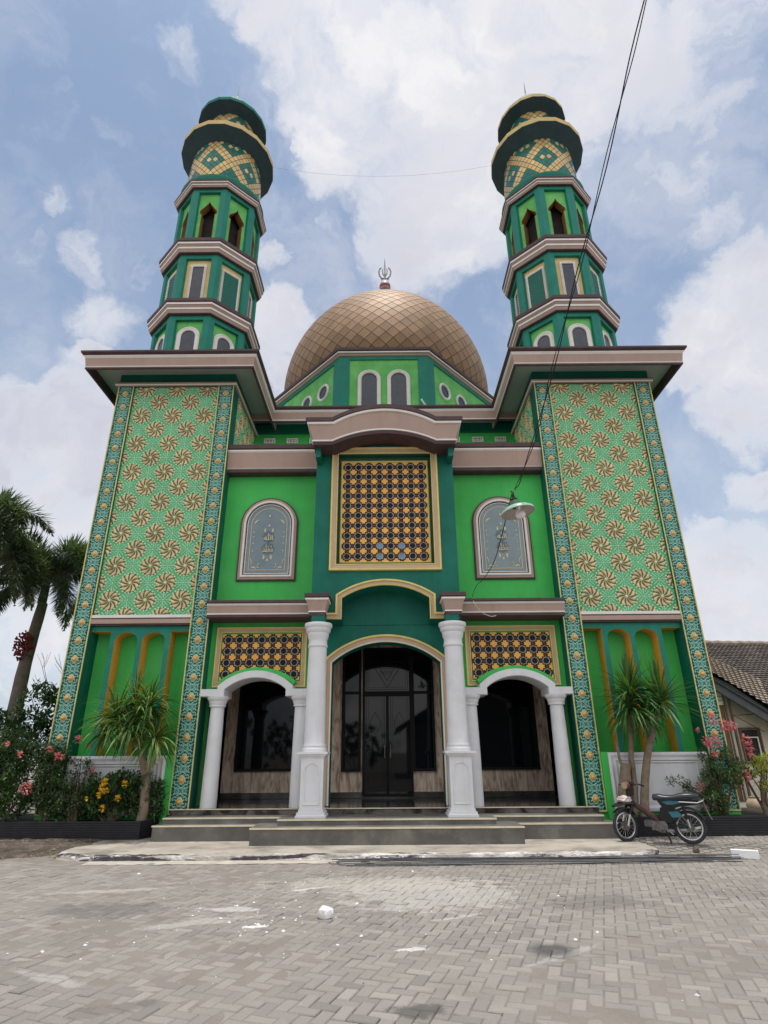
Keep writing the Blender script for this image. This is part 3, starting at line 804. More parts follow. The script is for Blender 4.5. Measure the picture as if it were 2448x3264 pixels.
for sg in (-1, 1):
    pts = [(DX+sg*.03, DY, 23.75), (DX+sg*.16, DY, 23.78), (DX+sg*.27, DY, 23.95), (DX+sg*.30, DY, 24.2), (DX+sg*.24, DY, 24.42), (DX+sg*.17, DY, 24.47), (DX+sg*.20, DY, 24.34)]
    f_.tube(pts, [.03, .04, .045, .045, .035, .02, .01], M['steel'], 6)
    f_.tube([(DX+sg*.1, DY, 23.72), (DX+sg*.17, DY, 23.66), (DX+sg*.2, DY, 23.74)], [.02, .03, .01], M['steel'], 6)
    f_.tube([(DX+sg*.03, DY, 23.9), (DX+sg*.10, DY, 24.05), (DX+sg*.12, DY, 24.3), (DX+sg*.07, DY, 24.42)], [.02, .03, .03, .01], M['steel'], 6)
f_.build('finial', dome, smooth=45)

# ------------------------------------------------------------------ front walls
w = MB()
w.box(-4.02, 4.02, 13.5, 13.9, 4.2, 8.60, M['green'])
front = w.build('front_wall', mosque)
# roof-edge cornice of the front wall
for x0, x1 in ((-4.02, -1.66), (1.66, 4.02)):
    c = MB()
    ycorn(c, x0, x1, 13.5, [(0, 8.15), (.24, 8.15), (.26, 8.17), (.26, 8.245), (.25, 8.25), (.275, 8.275), (.265, 8.28), (.30, 8.68), (.30, 8.69), (.335, 8.72), (.335, 8.76), (.31, 8.77), (.36, 8.79), (.36, 8.90), (-.3, 8.93), (-.3, 8.5)],
          [M['brown'], M['brown'], M['brown'], M['brown'], M['cream'], M['cream'], M['taupe'], M['taupe'], M['cream'], M['cream'], M['cream'], M['brown'], M['brown'], M['brown'], M['brown']])
    c.build('cornice', front)

def star8(cx, cz, R_, r_, ph=0.):
    return [(cx+(R_ if k % 2 == 0 else r_)*cos(2*pi*k/16+ph), cz+(R_ if k % 2 == 0 else r_)*sin(2*pi*k/16+ph)) for k in range(16)]
def lattice(name, nx, nz, cx, cz, y, parent, keep=None, plate=None, glint_holes=()):
    """pierced ceramic lattice: pale eight point star rings around dark holes, orange cross-stars between, maroon lozenges"""
    p_ = .255; mb = MB(); hx = nx*p_/2; hz = nz*p_/2
    pl = plate or [(cx-hx, cz-hz), (cx+hx, cz-hz), (cx+hx, cz+hz), (cx-hx, cz+hz)]
    P = XZ(y)
    mb.prism(pl, 0, .06, M['black'], P=lambda u, z, d: (u, y+d, z))
    inb = lambda a, b: (keep is None or keep(a, b))
    clipx = lambda v: min(max(v, cx-hx), cx+hx); clipz = lambda v: min(max(v, cz-hz), cz+hz)
    for i in range(nx):
        for j in range(nz):
            sx_ = cx+(i-(nx-1)/2)*p_; sz_ = cz+(j-(nz-1)/2)*p_
            if not inb(sx_, sz_): continue
            o = star8(sx_, sz_, .094, .078); q = star8(sx_, sz_, .074, .060)
            n = 16
            vs = [P(a, b, -.012) for a, b in o]+[P(a, b, -.030) for a, b in star8(sx_, sz_, .084, .069)]+[P(a, b, -.012) for a, b in q]
            fs = [(k, (k+1) % n, n+(k+1) % n, n+k) for k in range(n)]+[(n+k, n+(k+1) % n, 2*n+(k+1) % n, 2*n+k) for k in range(n)]
            mb.add(vs, fs, M['ringw'])
            mb.flat(star8(sx_, sz_, .075, .061), -.009, M['blue_glint'] if (i, j) in glint_holes else M['hole'], P)
    for i in range(nx+1):
        for j in range(nz+1):
            sx_ = cx+(i-nx/2)*p_; sz_ = cz+(j-nz/2)*p_
            if not inb(sx_, sz_): continue
            pts = [((.070, .090, .052, .090)[k % 4]*cos(k*pi/8), (.070, .090, .052, .090)[k % 4]*sin(k*pi/8)) for k in range(16)]
            pts = [(clipx(sx_+a), clipz(sz_+b)) for a, b in pts]
            mb.flat(pts, -.016, M['star'], P)
    for i in range(nx+1):
        for j in range(nz):
            for (sx_, sz_) in ((cx+(i-nx/2)*p_, cz+(j-(nz-1)/2)*p_),):
                if inb(sx_, sz_):
                    mb.flat([(clipx(sx_+a), clipz(sz_+b)) for a, b in ((.03, 0), (0, .05), (-.03, 0), (0, -.05))], -.010, M['maroon'], P)
    for i in range(nx):
        for j in range(nz+1):
            sx_ = cx+(i-(nx-1)/2)*p_; sz_ = cz+(j-nz/2)*p_
            if inb(sx_, sz_):
                mb.flat([(clipx(sx_+a), clipz(sz_+b)) for a, b in ((.05, 0), (0, .03), (-.05, 0), (0, -.03))], -.010, M['maroon'], P)
    return mb.build(name, parent)
def rect(x0, x1, z0, z1): return [(x0, z0), (x0, z1), (x1, z1), (x1, z0)]
TANP = [(0, 0), (0, -.03), (.02, -.045), (.035, -.035), (.11, -.05), (.12, -.075), (.15, -.075), (.16, -.05), (.16, 0)]
TANM = [M['gold'], M['gold'], M['tan'], M['tan'], M['gold'], M['gold'], M['gold'], M['gold']]

# projecting centre bay
BY = 12.7; Tl = M['teal']
b = MB()
low = [(1.65, 4.28), (1.65, 5.52), (-1.65, 5.52), (-1.65, 4.28), (-.97, 4.28), (-.97, 4.75)]+seg_arc(-.97, .97, 4.75, 5.04, 20)[1:-1]+[(.97, 4.75), (.97, 4.28)]
b.prism(low, BY, 13.32, Tl)
b.box(-1.65, -1.14, BY, 13.5, 5.52, 8.38, Tl); b.box(1.14, 1.65, BY, 13.5, 5.52, 8.38, Tl)
b.box(-1.65, 1.65, BY, 13.5, 8.38, 8.70, Tl)
b.box(-1.14, 1.14, 12.93, 13.5, 5.52, 8.38, M['dkgreen'])
b.box(-1.65, 1.65, 13.32, 13.5, 4.28, 5.52, Tl)
bay = b.build('entrance_bay', mosque)
s = MB(); s.ring(rect(-1.12, 1.12, 5.54, 8.36), True, TANP, TANM, XZ(BY)); s.build('panel_frame', bay)
ls = lattice('lattice_screen', 8, 10, 0, 6.92, 12.86, mosque, glint_holes=((3, 0), (5, 0), (3, 1), (5, 1)))
s = MB(); s.ring(rect(-1.02, 1.02, 6.92-1.275, 6.92+1.275), True, [(0, .07), (0, -.03), (.02, -.05), (.045, -.03), (.045, .07)], M['gold'], XZ(12.86)); s.build('gold_border', ls)
pa = [(-1.40, 4.28), (-.97, 4.28), (-.97, 4.75)]+seg_arc(-.97, .97, 4.75, 5.04, 24)[1:-1]+[(.97, 4.75), (.97, 4.28), (1.40, 4.28)]
s = MB(); s.ring(pa, False, [(0, .0), (0, -.05), (.02, -.06), (.035, -.045), (.09, -.035), (.10, -.07), (.135, -.07), (.14, 0)], [M['gold'], M['gold'], M['tan'], M['tan'], M['gold'], M['gold'], M['gold']], XZ(BY)); s.build('arch_frame', bay)

# arched canopy above the bay
CY = 12.1
top = [(-1.84, 9.0), (-1.22, 9.0)]+seg_arc(-1.22, 1.22, 9.0, 9.354, 24)[1:-1]+[(1.22, 9.0), (1.84, 9.0)]
bot = [(-1.68, 8.31), (-1.22, 8.31)]+seg_arc(-1.22, 1.22, 8.31, 8.61, 24)[1:-1]+[(1.22, 8.31), (1.68, 8.31)]
k = MB()
n = len(top)
def strip(mb, A_, B_, ya, yb, m):
    vs = [(a[0], ya, a[1]) for a in A_]+[(a[0], yb, a[1]) for a in B_]; q = len(A_)
    mb.add(vs, [(i, i+1, q+i+1, q+i) for i in range(q-1)], m)
up = lambda A_, dz, dx=0.: [(x+dx*(x/1.8), z+dz) for x, z in A_]
# front: brown lower bead, white line, taupe face leaning out, white line, brown cap
lay = [(up(bot, 0, 0), CY+.06, None), (up(bot, .0, 0), CY+.02, 'brown'), (up(bot, .08, .015), CY+.01, 'brown'), (up(bot, .085, .03), CY-.01, 'cream'), (up(bot, .12, .03), CY-.01, 'cream'), (up(bot, .125, .02), CY+.01, 'cream'),
       (up(top, -.17, -.04), CY-.03, 'taupe'), (up(top, -.165, -.01), CY-.06, 'cream'), (up(top, -.115, .0), CY-.07, 'cream'), (up(top, -.11, -.01), CY-.05, 'cream'), (up(top, -.10, .03), CY-.09, 'brown'), (up(top, 0, .03), CY-.09, 'brown'), (up(top, .01, 0), 13.5, 'brown')]
for (A_, ya, _), (B_, yb, m) in zip(lay, lay[1:]): strip(k, A_, B_, ya, yb, M[m])
strip(k, up(bot, 0), up(bot, 0), CY+.06, 12.72, M['brown'])
for sg in (-1, 1):   # returns
    pr = [(CY+.06, 8.31, 1.68, 'brown'), (CY+.01, 8.39, 1.695, 'brown'), (CY-.01, 8.43, 1.71, 'cream'), (CY-.03, 8.83, 1.80, 'taupe'), (CY-.07, 8.89, 1.845, 'cream'), (CY-.09, 9.0, 1.87, 'brown')]
    for (y0, z0, x0, _), (y1, z1, x1, m) in zip(pr, pr[1:]):
        k.add([(sg*x0, y0, z0), (sg*x1, y1, z1), (sg*x1, 13.5, z1), (sg*x0, 13.5, z0)], [(0, 1, 2, 3)], M[m])
k.build('arched_canopy', bay, normals=False)
for sg in (-1, 1):
    q = MB(); q.box(sg*1.58-.06, sg*1.58+.06, 12.3, 12.7, 8.08, 8.31, M['teal']); q.build('bracket', bay)

# inscription windows, one each side
def calligraphy(body, x, z, size, parent, y):
    cu = bpy.data.curves.new('calligraphy', 'FONT'); cu.body = body; cu.size = size; cu.align_x = 'CENTER'; cu.extrude = .004; cu.offset = .004
    to = bpy.data.objects.new('tmp', cu); COL.objects.link(to); bpy.context.view_layer.update()
    me = bpy.data.meshes.new_from_object(to); bpy.data.objects.remove(to)
    xs = [v.co.x for v in me.vertices]; ys = [v.co.y for v in me.vertices]
    mx_, my_ = (min(xs)+max(xs))/2, (min(ys)+max(ys))/2; sc = size/(max(xs)-min(xs)); sy = size*.80/(max(ys)-min(ys))
    for v in me.vertices: v.co = Vector((x+(v.co.x-mx_)*sc, y-v.co.z, z+(v.co.y-my_)*sy))
    me.materials.clear(); me.materials.append(M['ochre'])
    o = bpy.data.objects.new('calligraphy', me); COL.objects.link(o); adopt(o, parent)
for sx in (-1, 1):
    cx = sx*2.865; hw = .52; zb, zs, zp = 5.57, 6.86, 7.34; y = 13.5
    pth = [(cx-hw, zb), (cx-hw, zs)]+seg_arc(cx-hw, cx+hw, zs, zp, 20)[1:-1]+[(cx+hw, zs), (cx+hw, zb)]
    fp, fm = frame_prof(.19, .06)
    q = MB(); q.ring(pth, True, fp, fm, XZ(y)); wo = q.build('inscription_window', mosque)
    g = MB(); g.flat(pth, -.02, M['slate'], XZ(y)); go = g.build('pane', wo)
    g = MB(); P = XZ(y-.024); hi = .43
    ip = [(cx-hi, zb+.09), (cx-hi, zs-.02)]+seg_arc(cx-hi, cx+hi, zs-.02, zp-.10, 16)[1:-1]+[(cx+hi, zs-.02), (cx+hi, zb+.09)]
    g.ring(ip, True, [(0, 0), (0, -.006), (.016, -.006), (.016, 0)], M['ochre'], P)
    def leafy(x, z, a, l, w_=.022, bend=.5):
        A_ = []; B_ = []
        for i in range(7):
            t = i/6; aa = a+bend*t*2; wd = w_*sin(pi*min(1, t*.85+.12))
            x_ = x+l*t*cos(a+bend*t); z_ = z+l*t*sin(a+bend*t)
            A_.append((x_-wd*sin(aa), z_+wd*cos(aa))); B_.append((x_+wd*sin(aa), z_-wd*cos(aa)))
        g.add([P(a_, b_, -.006) for a_, b_ in A_+B_], [(i, i+1, 8+i, 7+i) for i in range(6)], M['ochre'])
    for sg in (-1, 1):
        m_ = lambda a: a if sg > 0 else pi-a
        leafy(cx+sg*.37, zb+.14, m_(2.4), .12, .02, sg*1.0); leafy(cx+sg*.24, zb+.15, m_(2.7), .11, .02, -sg*.9); leafy(cx+sg*.19, zb+.13, m_(1.2), .10, .018, sg*.5)
        leafy(cx+sg*.38, zb+.22, m_(1.9), .22, .010, -sg*.8); leafy(cx+sg*.37, zs-.02, m_(1.9), .17, .02, sg*.5)
        leafy(cx+sg*.09, 6.72, m_(-1.2), .11, .024, -sg*.5); leafy(cx+sg*.10, 6.03, m_(-2.1), .12, .024, sg*.6)
        for zz in (6.50, 6.33, 6.14, 6.62): g.flat([(cx+sg*.37+a, zz+b2) for a, b2 in ((.018, 0), (0, .026), (-.018, 0), (0, -.026))], -.006, M['ochre'], P)
    for zz in (6.80, 5.90, 7.05): g.flat([(cx+a, zz+b2) for a, b2 in ((.03, 0), (0, .04), (-.03, 0), (0, -.04))], -.006, M['ochre'], P)
    for zz in (6.50, 6.20): g.flat(star8(cx, zz, .16, .135), -.002, M['dframe'] if 0 else mat('slate_medallion', (.12,.17,.20), .3, .1), P)
    g.build('gilded_ornament', wo)
    calligraphy('\uFDF2', cx, 6.50, .23, wo, y-.032)
    calligraphy('\uFDF4', cx, 6.20, .25, wo, y-.032)

# lower canopies over the side arches
for sx in (-1, 1):
    x0, x1 = (-3.985, -1.66) if sx < 0 else (1.66, 3.985)
    c = MB(); ycorn(c, x0, x1, 13.5, [(0, 4.37), (.62, 4.37), (.655, 4.38), (.655, 4.435), (.67, 4.44), (.675, 4.465), (.66, 4.47), (.68, 4.63), (.70, 4.64), (.72, 4.675), (.70, 4.68), (.75, 4.69), (.75, 4.745), (0, 4.77)],
          [M['brown'], M['brown'], M['brown'], M['cream'], M['cream'], M['cream'], M['taupe'], M['cream'], M['cream'], M['cream'], M['brown'], M['brown'], M['brown']])
    c.build('canopy', mosque)

# porch: side arches, lattices, columns
def small_column(x):
    c = MB(); c.lathe([(.168, .565), (.165, .9), (.157, 1.6), (.143, 2.45), (.141, 2.50), (.175, 2.51), (.175, 2.535), (.165, 2.54), (.19, 2.60), (.19, 2.62), (.225, 2.66), (.235, 2.70), (.235, 2.715)], 28, (x, 13.2, 0), M['white'])
    return c.build('column', mosque, smooth=40)
for x in (-3.64, -1.83, 1.80, 3.66): small_column(x)
for sx in (-1, 1):
    c0 = sx*2.83; xl, xr = (-4.02, -1.66) if sx < 0 else (1.66, 4.02)
    wl = MB()
    out = [(xl, 2.86), (xl, 4.37), (xr, 4.37), (xr, 2.86), (c0+.70, 2.86), (c0+.70, 2.93)]+seg_arc(c0+.70, c0-.70, 2.93, 3.20, 18)[1:-1]+[(c0-.70, 2.93), (c0-.70, 2.86)]
    wl.prism(out, 13.42, 13.9, M['green']); wo = wl.build('porch_wall', mosque)
    # white arch band standing on the columns
    inn = [(c0-1.17, 2.712), (c0-.66, 2.712), (c0-.66, 2.86)]+seg_arc(c0-.66, c0+.66, 2.86, 3.10, 22)[1:-1]+[(c0+.66, 2.86), (c0+.66, 2.712), (c0+1.17, 2.712)]
    a = MB(); a.ring(inn, False, [(0, .62), (0, -.06), (.012, -.075), (.145, -.075), (.155, -.06), (.155, .62)], M['white'], XZ(13.12)); a.build('white_arch', wo)
    # green band over it
    g = MB(); inn2 = [(c0-.80, 2.98)]+seg_arc(c0-.80, c0+.80, 2.99, 3.262, 20)[1:-1]+[(c0+.80, 2.98)]
    g.ring(inn2, False, [(-.02, .4), (-.02, -.02), (.075, -.02), (.075, .4)], M['green'], XZ(13.22)); g.build('arch_band', wo)
    # frame: broken below by the arch
    fx0, fx1, fz0, fz1 = c0-.915, c0+.915, 3.05, 4.14
    q = MB(); q.ring([(c0-.80, fz0), (fx0, fz0), (fx0, fz1), (fx1, fz1), (fx1, fz0), (c0+.80, fz0)], False, [(0, 0), (0, -.03), (.02, -.045), (.03, -.03), (.085, -.045), (.09, -.065), (.115, -.065), (.12, 0)], [M['gold'], M['gold'], M['tan'], M['tan'], M['gold'], M['gold'], M['gold']], XZ(13.42)); q.build('panel_frame', wo)
    arcz = seg_arc(c0-.80, c0+.80, 3.02, 3.30, 20)
    def az(x):
        for (a1, b1), (a2, b2) in zip(arcz, arcz[1:]):
            if a1 <= x <= a2: return b1+(b2-b1)*(x-a1)/(a2-a1)
        return 3.0
    pl = [(c0-.8925, 3.08)]+[(p_, max(3.08, q_)) for p_, q_ in arcz]+[(c0+.8925, 3.08), (c0+.8925, 4.10), (c0-.8925, 4.10)]
    # lattice plate cut along the arch
    lattice('lattice_screen', 7, 4, c0, 3.59, 13.40, wo, keep=lambda x, z: z > max(3.07, az(x)-.02), plate=pl)
# main columns on pedestals
def main_column(x):
    root = MB(); yc = 12.42
    def sq(hw, z0, z1): root.box(x-hw, x+hw, yc-hw, yc+hw, z0, z1, M['white'])
    sq(.285, .462, .50); sq(.265, .50, .55); sq(.235, .55, .60); sq(.215, .60, 1.50); sq(.235, 1.50, 1.53); sq(.265, 1.53, 1.56); sq(.295, 1.56, 1.60)
    pth = [(x-.13, .70), (x-.13, 1.26)]+[(x+.13*cos(radians(180-20*i)), 1.26+.13*sin(radians(180-20*i))) for i in range(1, 9)]+[(x+.13, 1.26), (x+.13, .70)]
    root.ring(pth, True, [(0, 0), (0, -.012), (.018, -.018), (.03, 0)], M['white'], XZ(yc-.215))
    o = root.build('column', mosque)
    s = MB(); s.lathe([(.25, 1.60), (.25, 1.65), (.235, 1.67), (.225, 1.69), (.235, 1.71), (.23, 1.73), (.212, 1.76), (.206, 2.2), (.195, 3.0), (.188, 3.62), (.205, 3.635), (.21, 3.66), (.195, 3.685), (.192, 3.78), (.215, 3.83), (.225, 3.90), (.225, 3.92), (.25, 3.95), (.262, 3.99), (.262, 4.02), (.288, 4.05), (.295, 4.09), (.285, 4.125)], 36, (x, yc, 0), M['white'])
    s.build('shaft', o, smooth=35)
    q = MB(); q.box(x-.14, x+.14, yc-.14, 12.72, 4.125, 4.29, M['teal']); q.build('impost_block', o)
    q = MB(); r_ = sqrt(2)
    q.lathe([(.17*r_, 4.285), (.17*r_, 4.345), (.185*r_, 4.35), (.185*r_, 4.375), (.175*r_, 4.38), (.225*r_, 4.60), (.25*r_, 4.61), (.25*r_, 4.645), (.235*r_, 4.65), (.27*r_, 4.67), (.27*r_, 4.745)], 4, (x+.03*(1 if x > 0 else -1), yc+.02, 0), [M['brown'], M['brown'], M['cream'], M['cream'], M['taupe'], M['cream'], M['cream'], M['cream'], M['brown'], M['brown'], M['brown']], phase=pi/4)
    q.build('capital', o)
for x in (-1.435, 1.415): main_column(x)
# inner portal wall with the second arch
p = MB(); y2 = 13.34
op = [(-1.66, .57), (-1.66, 4.9), (1.66, 4.9), (1.66, .57), (1.21, .57), (1.21, 3.44)]+seg_arc(1.21, -1.21, 3.44, 3.89, 24)[1:-1]+[(-1.21, 3.44), (-1.21, .57)]
p.prism(op, y2, 13.75, M['teal'])
p.box(-1.66, 1.66, 13.33, 13.5, 4.9, 5.3, M['teal'])
pw = p.build('portal_wall', mosque)
pa = [(-1.21, .575), (-1.21, 3.44)]+seg_arc(-1.21, 1.21, 3.44, 3.89, 28)[1:-1]+[(1.21, 3.44), (1.21, .575)]
s = MB(); s.ring(pa, False, [(0, 0), (0, -.05), (.03, -.065), (.045, -.045), (.115, -.035), (.125, -.075), (.165, -.075), (.17, 0)], [M['gold'], M['cream'], M['tan'], M['tan'], M['gold'], M['gold'], M['gold']], XZ(y2)); s.build('arch_frame', pw)

# porch interior: marble back wall, tinted glazing, door
BW = 15.5
w = MB()
w.box(-4.1, 4.1, BW, 15.78, .57, 8.0, M['marble'])
for sx in (-1, 1): w.box(min(sx*4.02, sx*4.1), max(sx*4.02, sx*4.1), 13.9, BW, .57, 4.2, M['marble'])
w.box(-4.1, 4.1, 13.75, BW, 4.2, 4.35, M['cream'])
w.box(-4.1, 4.1, BW-.012, BW, .57, .70, M['darkmarble'])
back = w.build('porch_back_wall', mosque)
def glazed(name, x0, x1, z0, z1, vbars=(), hbars=(), handle=False, fr=.06):
    f__ = MB(); y = BW-.06
    f__.ring(rect(x0, x1, z0, z1), True, [(0, .058), (0, -.02), (-fr, -.02), (-fr, .058)], M['dframe'], XZ(y))
    for v in vbars: f__.box(v-.035, v+.035, y-.018, y+.05, z0+fr, z1-fr, M['dframe'])
    xs = [x0]+list(vbars)+[x1]
    for zz in hbars:
        for a, b_ in zip(xs, xs[1:]): f__.box(a+(.06 if a == x0 else .036), b_-(.06 if b_ == x1 else .036), y-.017, y+.05, zz-.035, zz+.035, M['dframe'])
    o = f__.build(name, mosque)
    g = MB(); g.box(x0+fr, x1-fr, y+.0, y+.012, z0+fr, z1-fr, M['glass']); g.build('pane', o)
    return o
for sx in (-1, 1): glazed('window', min(sx*3.72, sx*2.15), max(sx*3.72, sx*2.15), 1.17, 4.1)
for sx in (-1, 1):
    a, b_ = (-1.12, -.64) if sx < 0 else (.64, 1.20)
    o = glazed('sidelight', a, b_, 1.15, 4.1, hbars=(2.98,))
dr = glazed('door', -.60, .64, .60, 2.95, vbars=(.02,))
glazed('fanlight', -.60, .64, 2.955, 4.1)
q = MB()
for x in (-.05, .09): q.tube([(x, BW-.13, 1.45), (x, BW-.13, 1.75)], .013, M['steel'])
q.build('handle', dr)
# etched lines on the panes
e = MB(); P = XZ(BW-.0625)
def eline(pts, w_=.012):
    for (a, b1), (c_, d_) in zip(pts, pts[1:]):
        l = hypot(c_-a, d_-b1); nx, nz = -(d_-b1)/l*w_/2, (c_-a)/l*w_/2
        e.add([P(a+nx, b1+nz, 0), P(c_+nx, d_+nz, 0), P(c_-nx, d_-nz, 0), P(a-nx, b1-nz, 0)], [(0, 1, 2, 3)], M['etch'])
for x0, x1, z0, z1 in ((-.5, .54, 3.06, 4.0), (-.50, -.06, .75, 2.9), (.10, .54, .75, 2.9)):
    eline(rect(x0, x1, z0, z1)+[(x0, z0)], .010); eline(rect(x0+.05, x1-.05, z0+.05, z1-.05)+[(x0+.05, z0+.05)], .006)
eline([(-.40, 3.75), (.02, 3.10), (.44, 3.75)], .012); eline([(-.28, 3.75), (.02, 3.28), (.32, 3.75)], .010)
for k in range(7):
    t = -.24+.08*k; eline([(t+.03*cos(a), 3.62-abs(t)*.0+.05*sin(a)) for a in [i*.7 for i in range(9)]], .009)
for k in range(4):
    t = -.12+.08*k; eline([(t+.03*cos(a), 3.48+.04*sin(a)) for a in [i*.7 for i in range(9)]], .009)
for cx in (-.28, .32):
    eline([(cx+.15*sin(a)*(1-.3*a/3.2), 2.0+.16*a) for a in [i*.2 for i in range(17)]], .010); eline([(cx-.15*sin(a)*(1-.3*a/3.2), 2.0+.16*a) for a in [i*.2 for i in range(17)]], .010)
e.build('etched_ornament', dr, normals=False)
# added beam, put in to darken the head of the glazing
w = MB(); w.box(-1.66, 1.66, 13.75, 14.0, 3.95, 4.2, M['cream']); w.build('shading_beam', mosque)
# ------------------------------------------------------------------ steps
st = MB()
st.box(-4.32, 4.20, 12.95, 15.5, .09, .545, M['riser']); st.box(-4.33, 4.21, 12.94, 15.5, .545, .565, M['darkmarble'])
pf = st.build('porch_floor', mosque)
def nose(mb, x0, x1, y, z): mb.box(x0, x1, y-.012, y+.03, z-.004, z+.014, M['nosing'])
n = MB(); nose(n, -4.33, 4.21, 12.93, .553); n.build('step_nosing', pf)
for x0, x1, y, z, zl in ((-4.26, 4.10, 12.45, .455, .35), (-2.0, 1.98, 11.95, .462, .35), (-4.36, 4.26, 12.20, .350, .05), (-2.42, 2.40, 11.60, .362, .05)):
    s = MB()
    s.box(x0, x1, y, 12.945 if y != 11.95 else 12.45, zl, z-.02, M['step']); s.box(x0-.01, x1+.01, y-.012, 12.945 if y != 11.95 else 12.449, z-.02, z, M['step'])
    o = s.build('step', mosque)
    q = MB(); q.box(x0-.012, x1+.012, y-.018, y+.022, z-.022, z+.003, M['nosing']); q.build('step_nosing', o)
# ================================================================== GROUND
def ground_mat(name, brick):
    m = mat(name, (.3,.28,.25), .9, 0, spec=.25)
    nt, N, K, P = nodes(m)
    tc = N.new('ShaderNodeTexCoord'); O = tc.outputs['Object']
    def noise(sc, d=6, ro=.6):
        n = N.new('ShaderNodeTexNoise'); n.inputs['Scale'].default_value = sc; n.inputs['Detail'].default_value = d; n.inputs['Roughness'].default_value = ro
        K.new(O, n.inputs['Vector']); return n.outputs['Fac']
    def rng(v, a, b, lo=0., hi=1.):
        r_ = N.new('ShaderNodeMapRange'); r_.interpolation_type = 'SMOOTHSTEP'
        r_.inputs['From Min'].default_value = a; r_.inputs['From Max'].default_value = b; r_.inputs['To Min'].default_value = lo; r_.inputs['To Max'].default_value = hi
        K.new(v, r_.inputs['Value']); return r_.outputs[0]
    def mix(f, a, b):
        x = N.new('ShaderNodeMix'); x.data_type = 'RGBA'
        if hasattr(f, 'links'): K.new(f, x.inputs[0])
        else: x.inputs[0].default_value = f
        for i, q in ((6, a), (7, b)):
            if hasattr(q, 'links'): K.new(q, x.inputs[i])
            else: x.inputs[i].default_value = (*q, 1)
        return x.outputs[2]
    def mth(op, a, b):
        n = N.new('ShaderNodeMath'); n.operation = op
        for i, q in enumerate((a, b)):
            if hasattr(q, 'links'): K.new(q, n.inputs[i])
            else: n.inputs[i].default_value = q
        return n.outputs[0]
    def spot(x, y, rx, ry, ang=0., ragged=1.3, sc=4.):
        mp = N.new('ShaderNodeMapping'); mp.vector_type = 'TEXTURE'
        mp.inputs['Location'].default_value = (x, y, 0); mp.inputs['Rotation'].default_value = (0, 0, radians(ang)); mp.inputs['Scale'].default_value = (rx, ry, 50)
        K.new(O, mp.inputs['Vector'])
        ln = N.new('ShaderNodeVectorMath'); ln.operation = 'LENGTH'; K.new(mp.outputs['Vector'], ln.inputs[0])
        v = mth('ADD', ln.outputs['Value'], mth('MULTIPLY', mth('SUBTRACT', noise(sc, 7, .65), .5), ragged*2))
        return rng(v, 1.1, .65)
    if brick:
        a = N.new('ShaderNodeAttribute'); a.attribute_name = 'rnd'
        col = mix(a.outputs['Fac'], (.208,.192,.176), (.312,.287,.262))
    else: col = mix(noise(2.), (.17,.15,.125), (.26,.232,.205))
    col = mix(rng(noise(1.1, 8), .42, .70, 0, .5), col, (.268,.246,.224))
    col = mix(rng(noise(.55, 7), .50, .70, 0, .45), col, (.17,.157,.14))
    col = mix(rng(noise(55., 3), .56, .72, 0, .45), col, (.13,.115,.10))
    col = mix(rng(noise(38., 3), .60, .75, 0, .40), col, (.42,.39,.35))
    for args, c, amt in (((.5, 8.3, 1.1, .9), (.44,.42,.39), .6), ((.0, 8.9, 1.6, .5), (.44,.41,.37), .5),
                         ((-3.1, 7.6, .75, .38), (.11,.105,.10), .5), ((.22, 4.85, .20, .13), (.075,.07,.066), .7), ((-1.9, 4.9, .35, .12, 20), (.12,.11,.095), .5),
                         ((-2.6, 5.5, .32, .08, -25), (.46,.44,.41), .45), ((-3.4, 8.6, .7, .10, 12), (.47,.44,.40), .5), ((-1.0, 8.6, .35, .06, 30), (.58,.56,.53), .75),
                         ((1.45, 5.95, .55, .045, 36), (.44,.42,.39), .4), ((.7, 7.2, .5, .04, 30), (.5,.48,.45), .6), ((-1.9, 7.1, .6, .12, 22), (.46,.43,.40), .5),
                         ((-1.35, 6.9, .14, .06), (.7,.69,.68), .9), ((-1.75, 7.6, .35, .12), (.52,.50,.48), .65), ((.15, 6.15, .16, .05, 10), (.60,.59,.57), .8), ((2.4, 7.8, .7, .35, 10), (.13,.12,.11), .45), ((4.5, 8.2, .9, .3), (.16,.145,.13), .4)):
        col = mix(mth('MULTIPLY', spot(*args), amt), col, c)
    K.new(col, P.inputs['Base Color'])
    b = N.new('ShaderNodeBump'); b.inputs['Strength'].default_value = .5; b.inputs['Distance'].default_value = .008
    K.new(noise(70., 5, .7), b.inputs['Height']); K.new(b.outputs['Normal'], P.inputs['Normal'])
    return m
M['brick'] = ground_mat('concrete_paving_brick', True)
M['sand'] = ground_mat('sandy_joint', False)
def gz(x, y):   # the yard rises gently to the planters on either side of the steps
    s = lambda v, a, b: (lambda t: t*t*(3-2*t))(max(0., min(1., (v-a)/(b-a))))
    return .085*s(y, 10.9, 11.9)*max(s(x, 4.2, 4.9), s(-x, 4.9, 5.6))
g = MB(); n = 60
S_ = 600
xs = [-S_, -60, -30, -16]+[-12+24*i/n for i in range(n+1)]+[16, 30, 60, S_]
ys = [-S_, -60, -20, -4]+[18*i/n for i in range(n+1)]+[25, 40, 90, S_]
g.add([(x, y, gz(x, y)-.012) for y in ys for x in xs], [(j*len(xs)+i, j*len(xs)+i+1, (j+1)*len(xs)+i+1, (j+1)*len(xs)+i) for j in range(len(ys)-1) for i in range(len(xs)-1)], M['sand'])
from mathutils import noise as mn_
sg = MB(); nx_, ny_ = 150, 90; vs = []
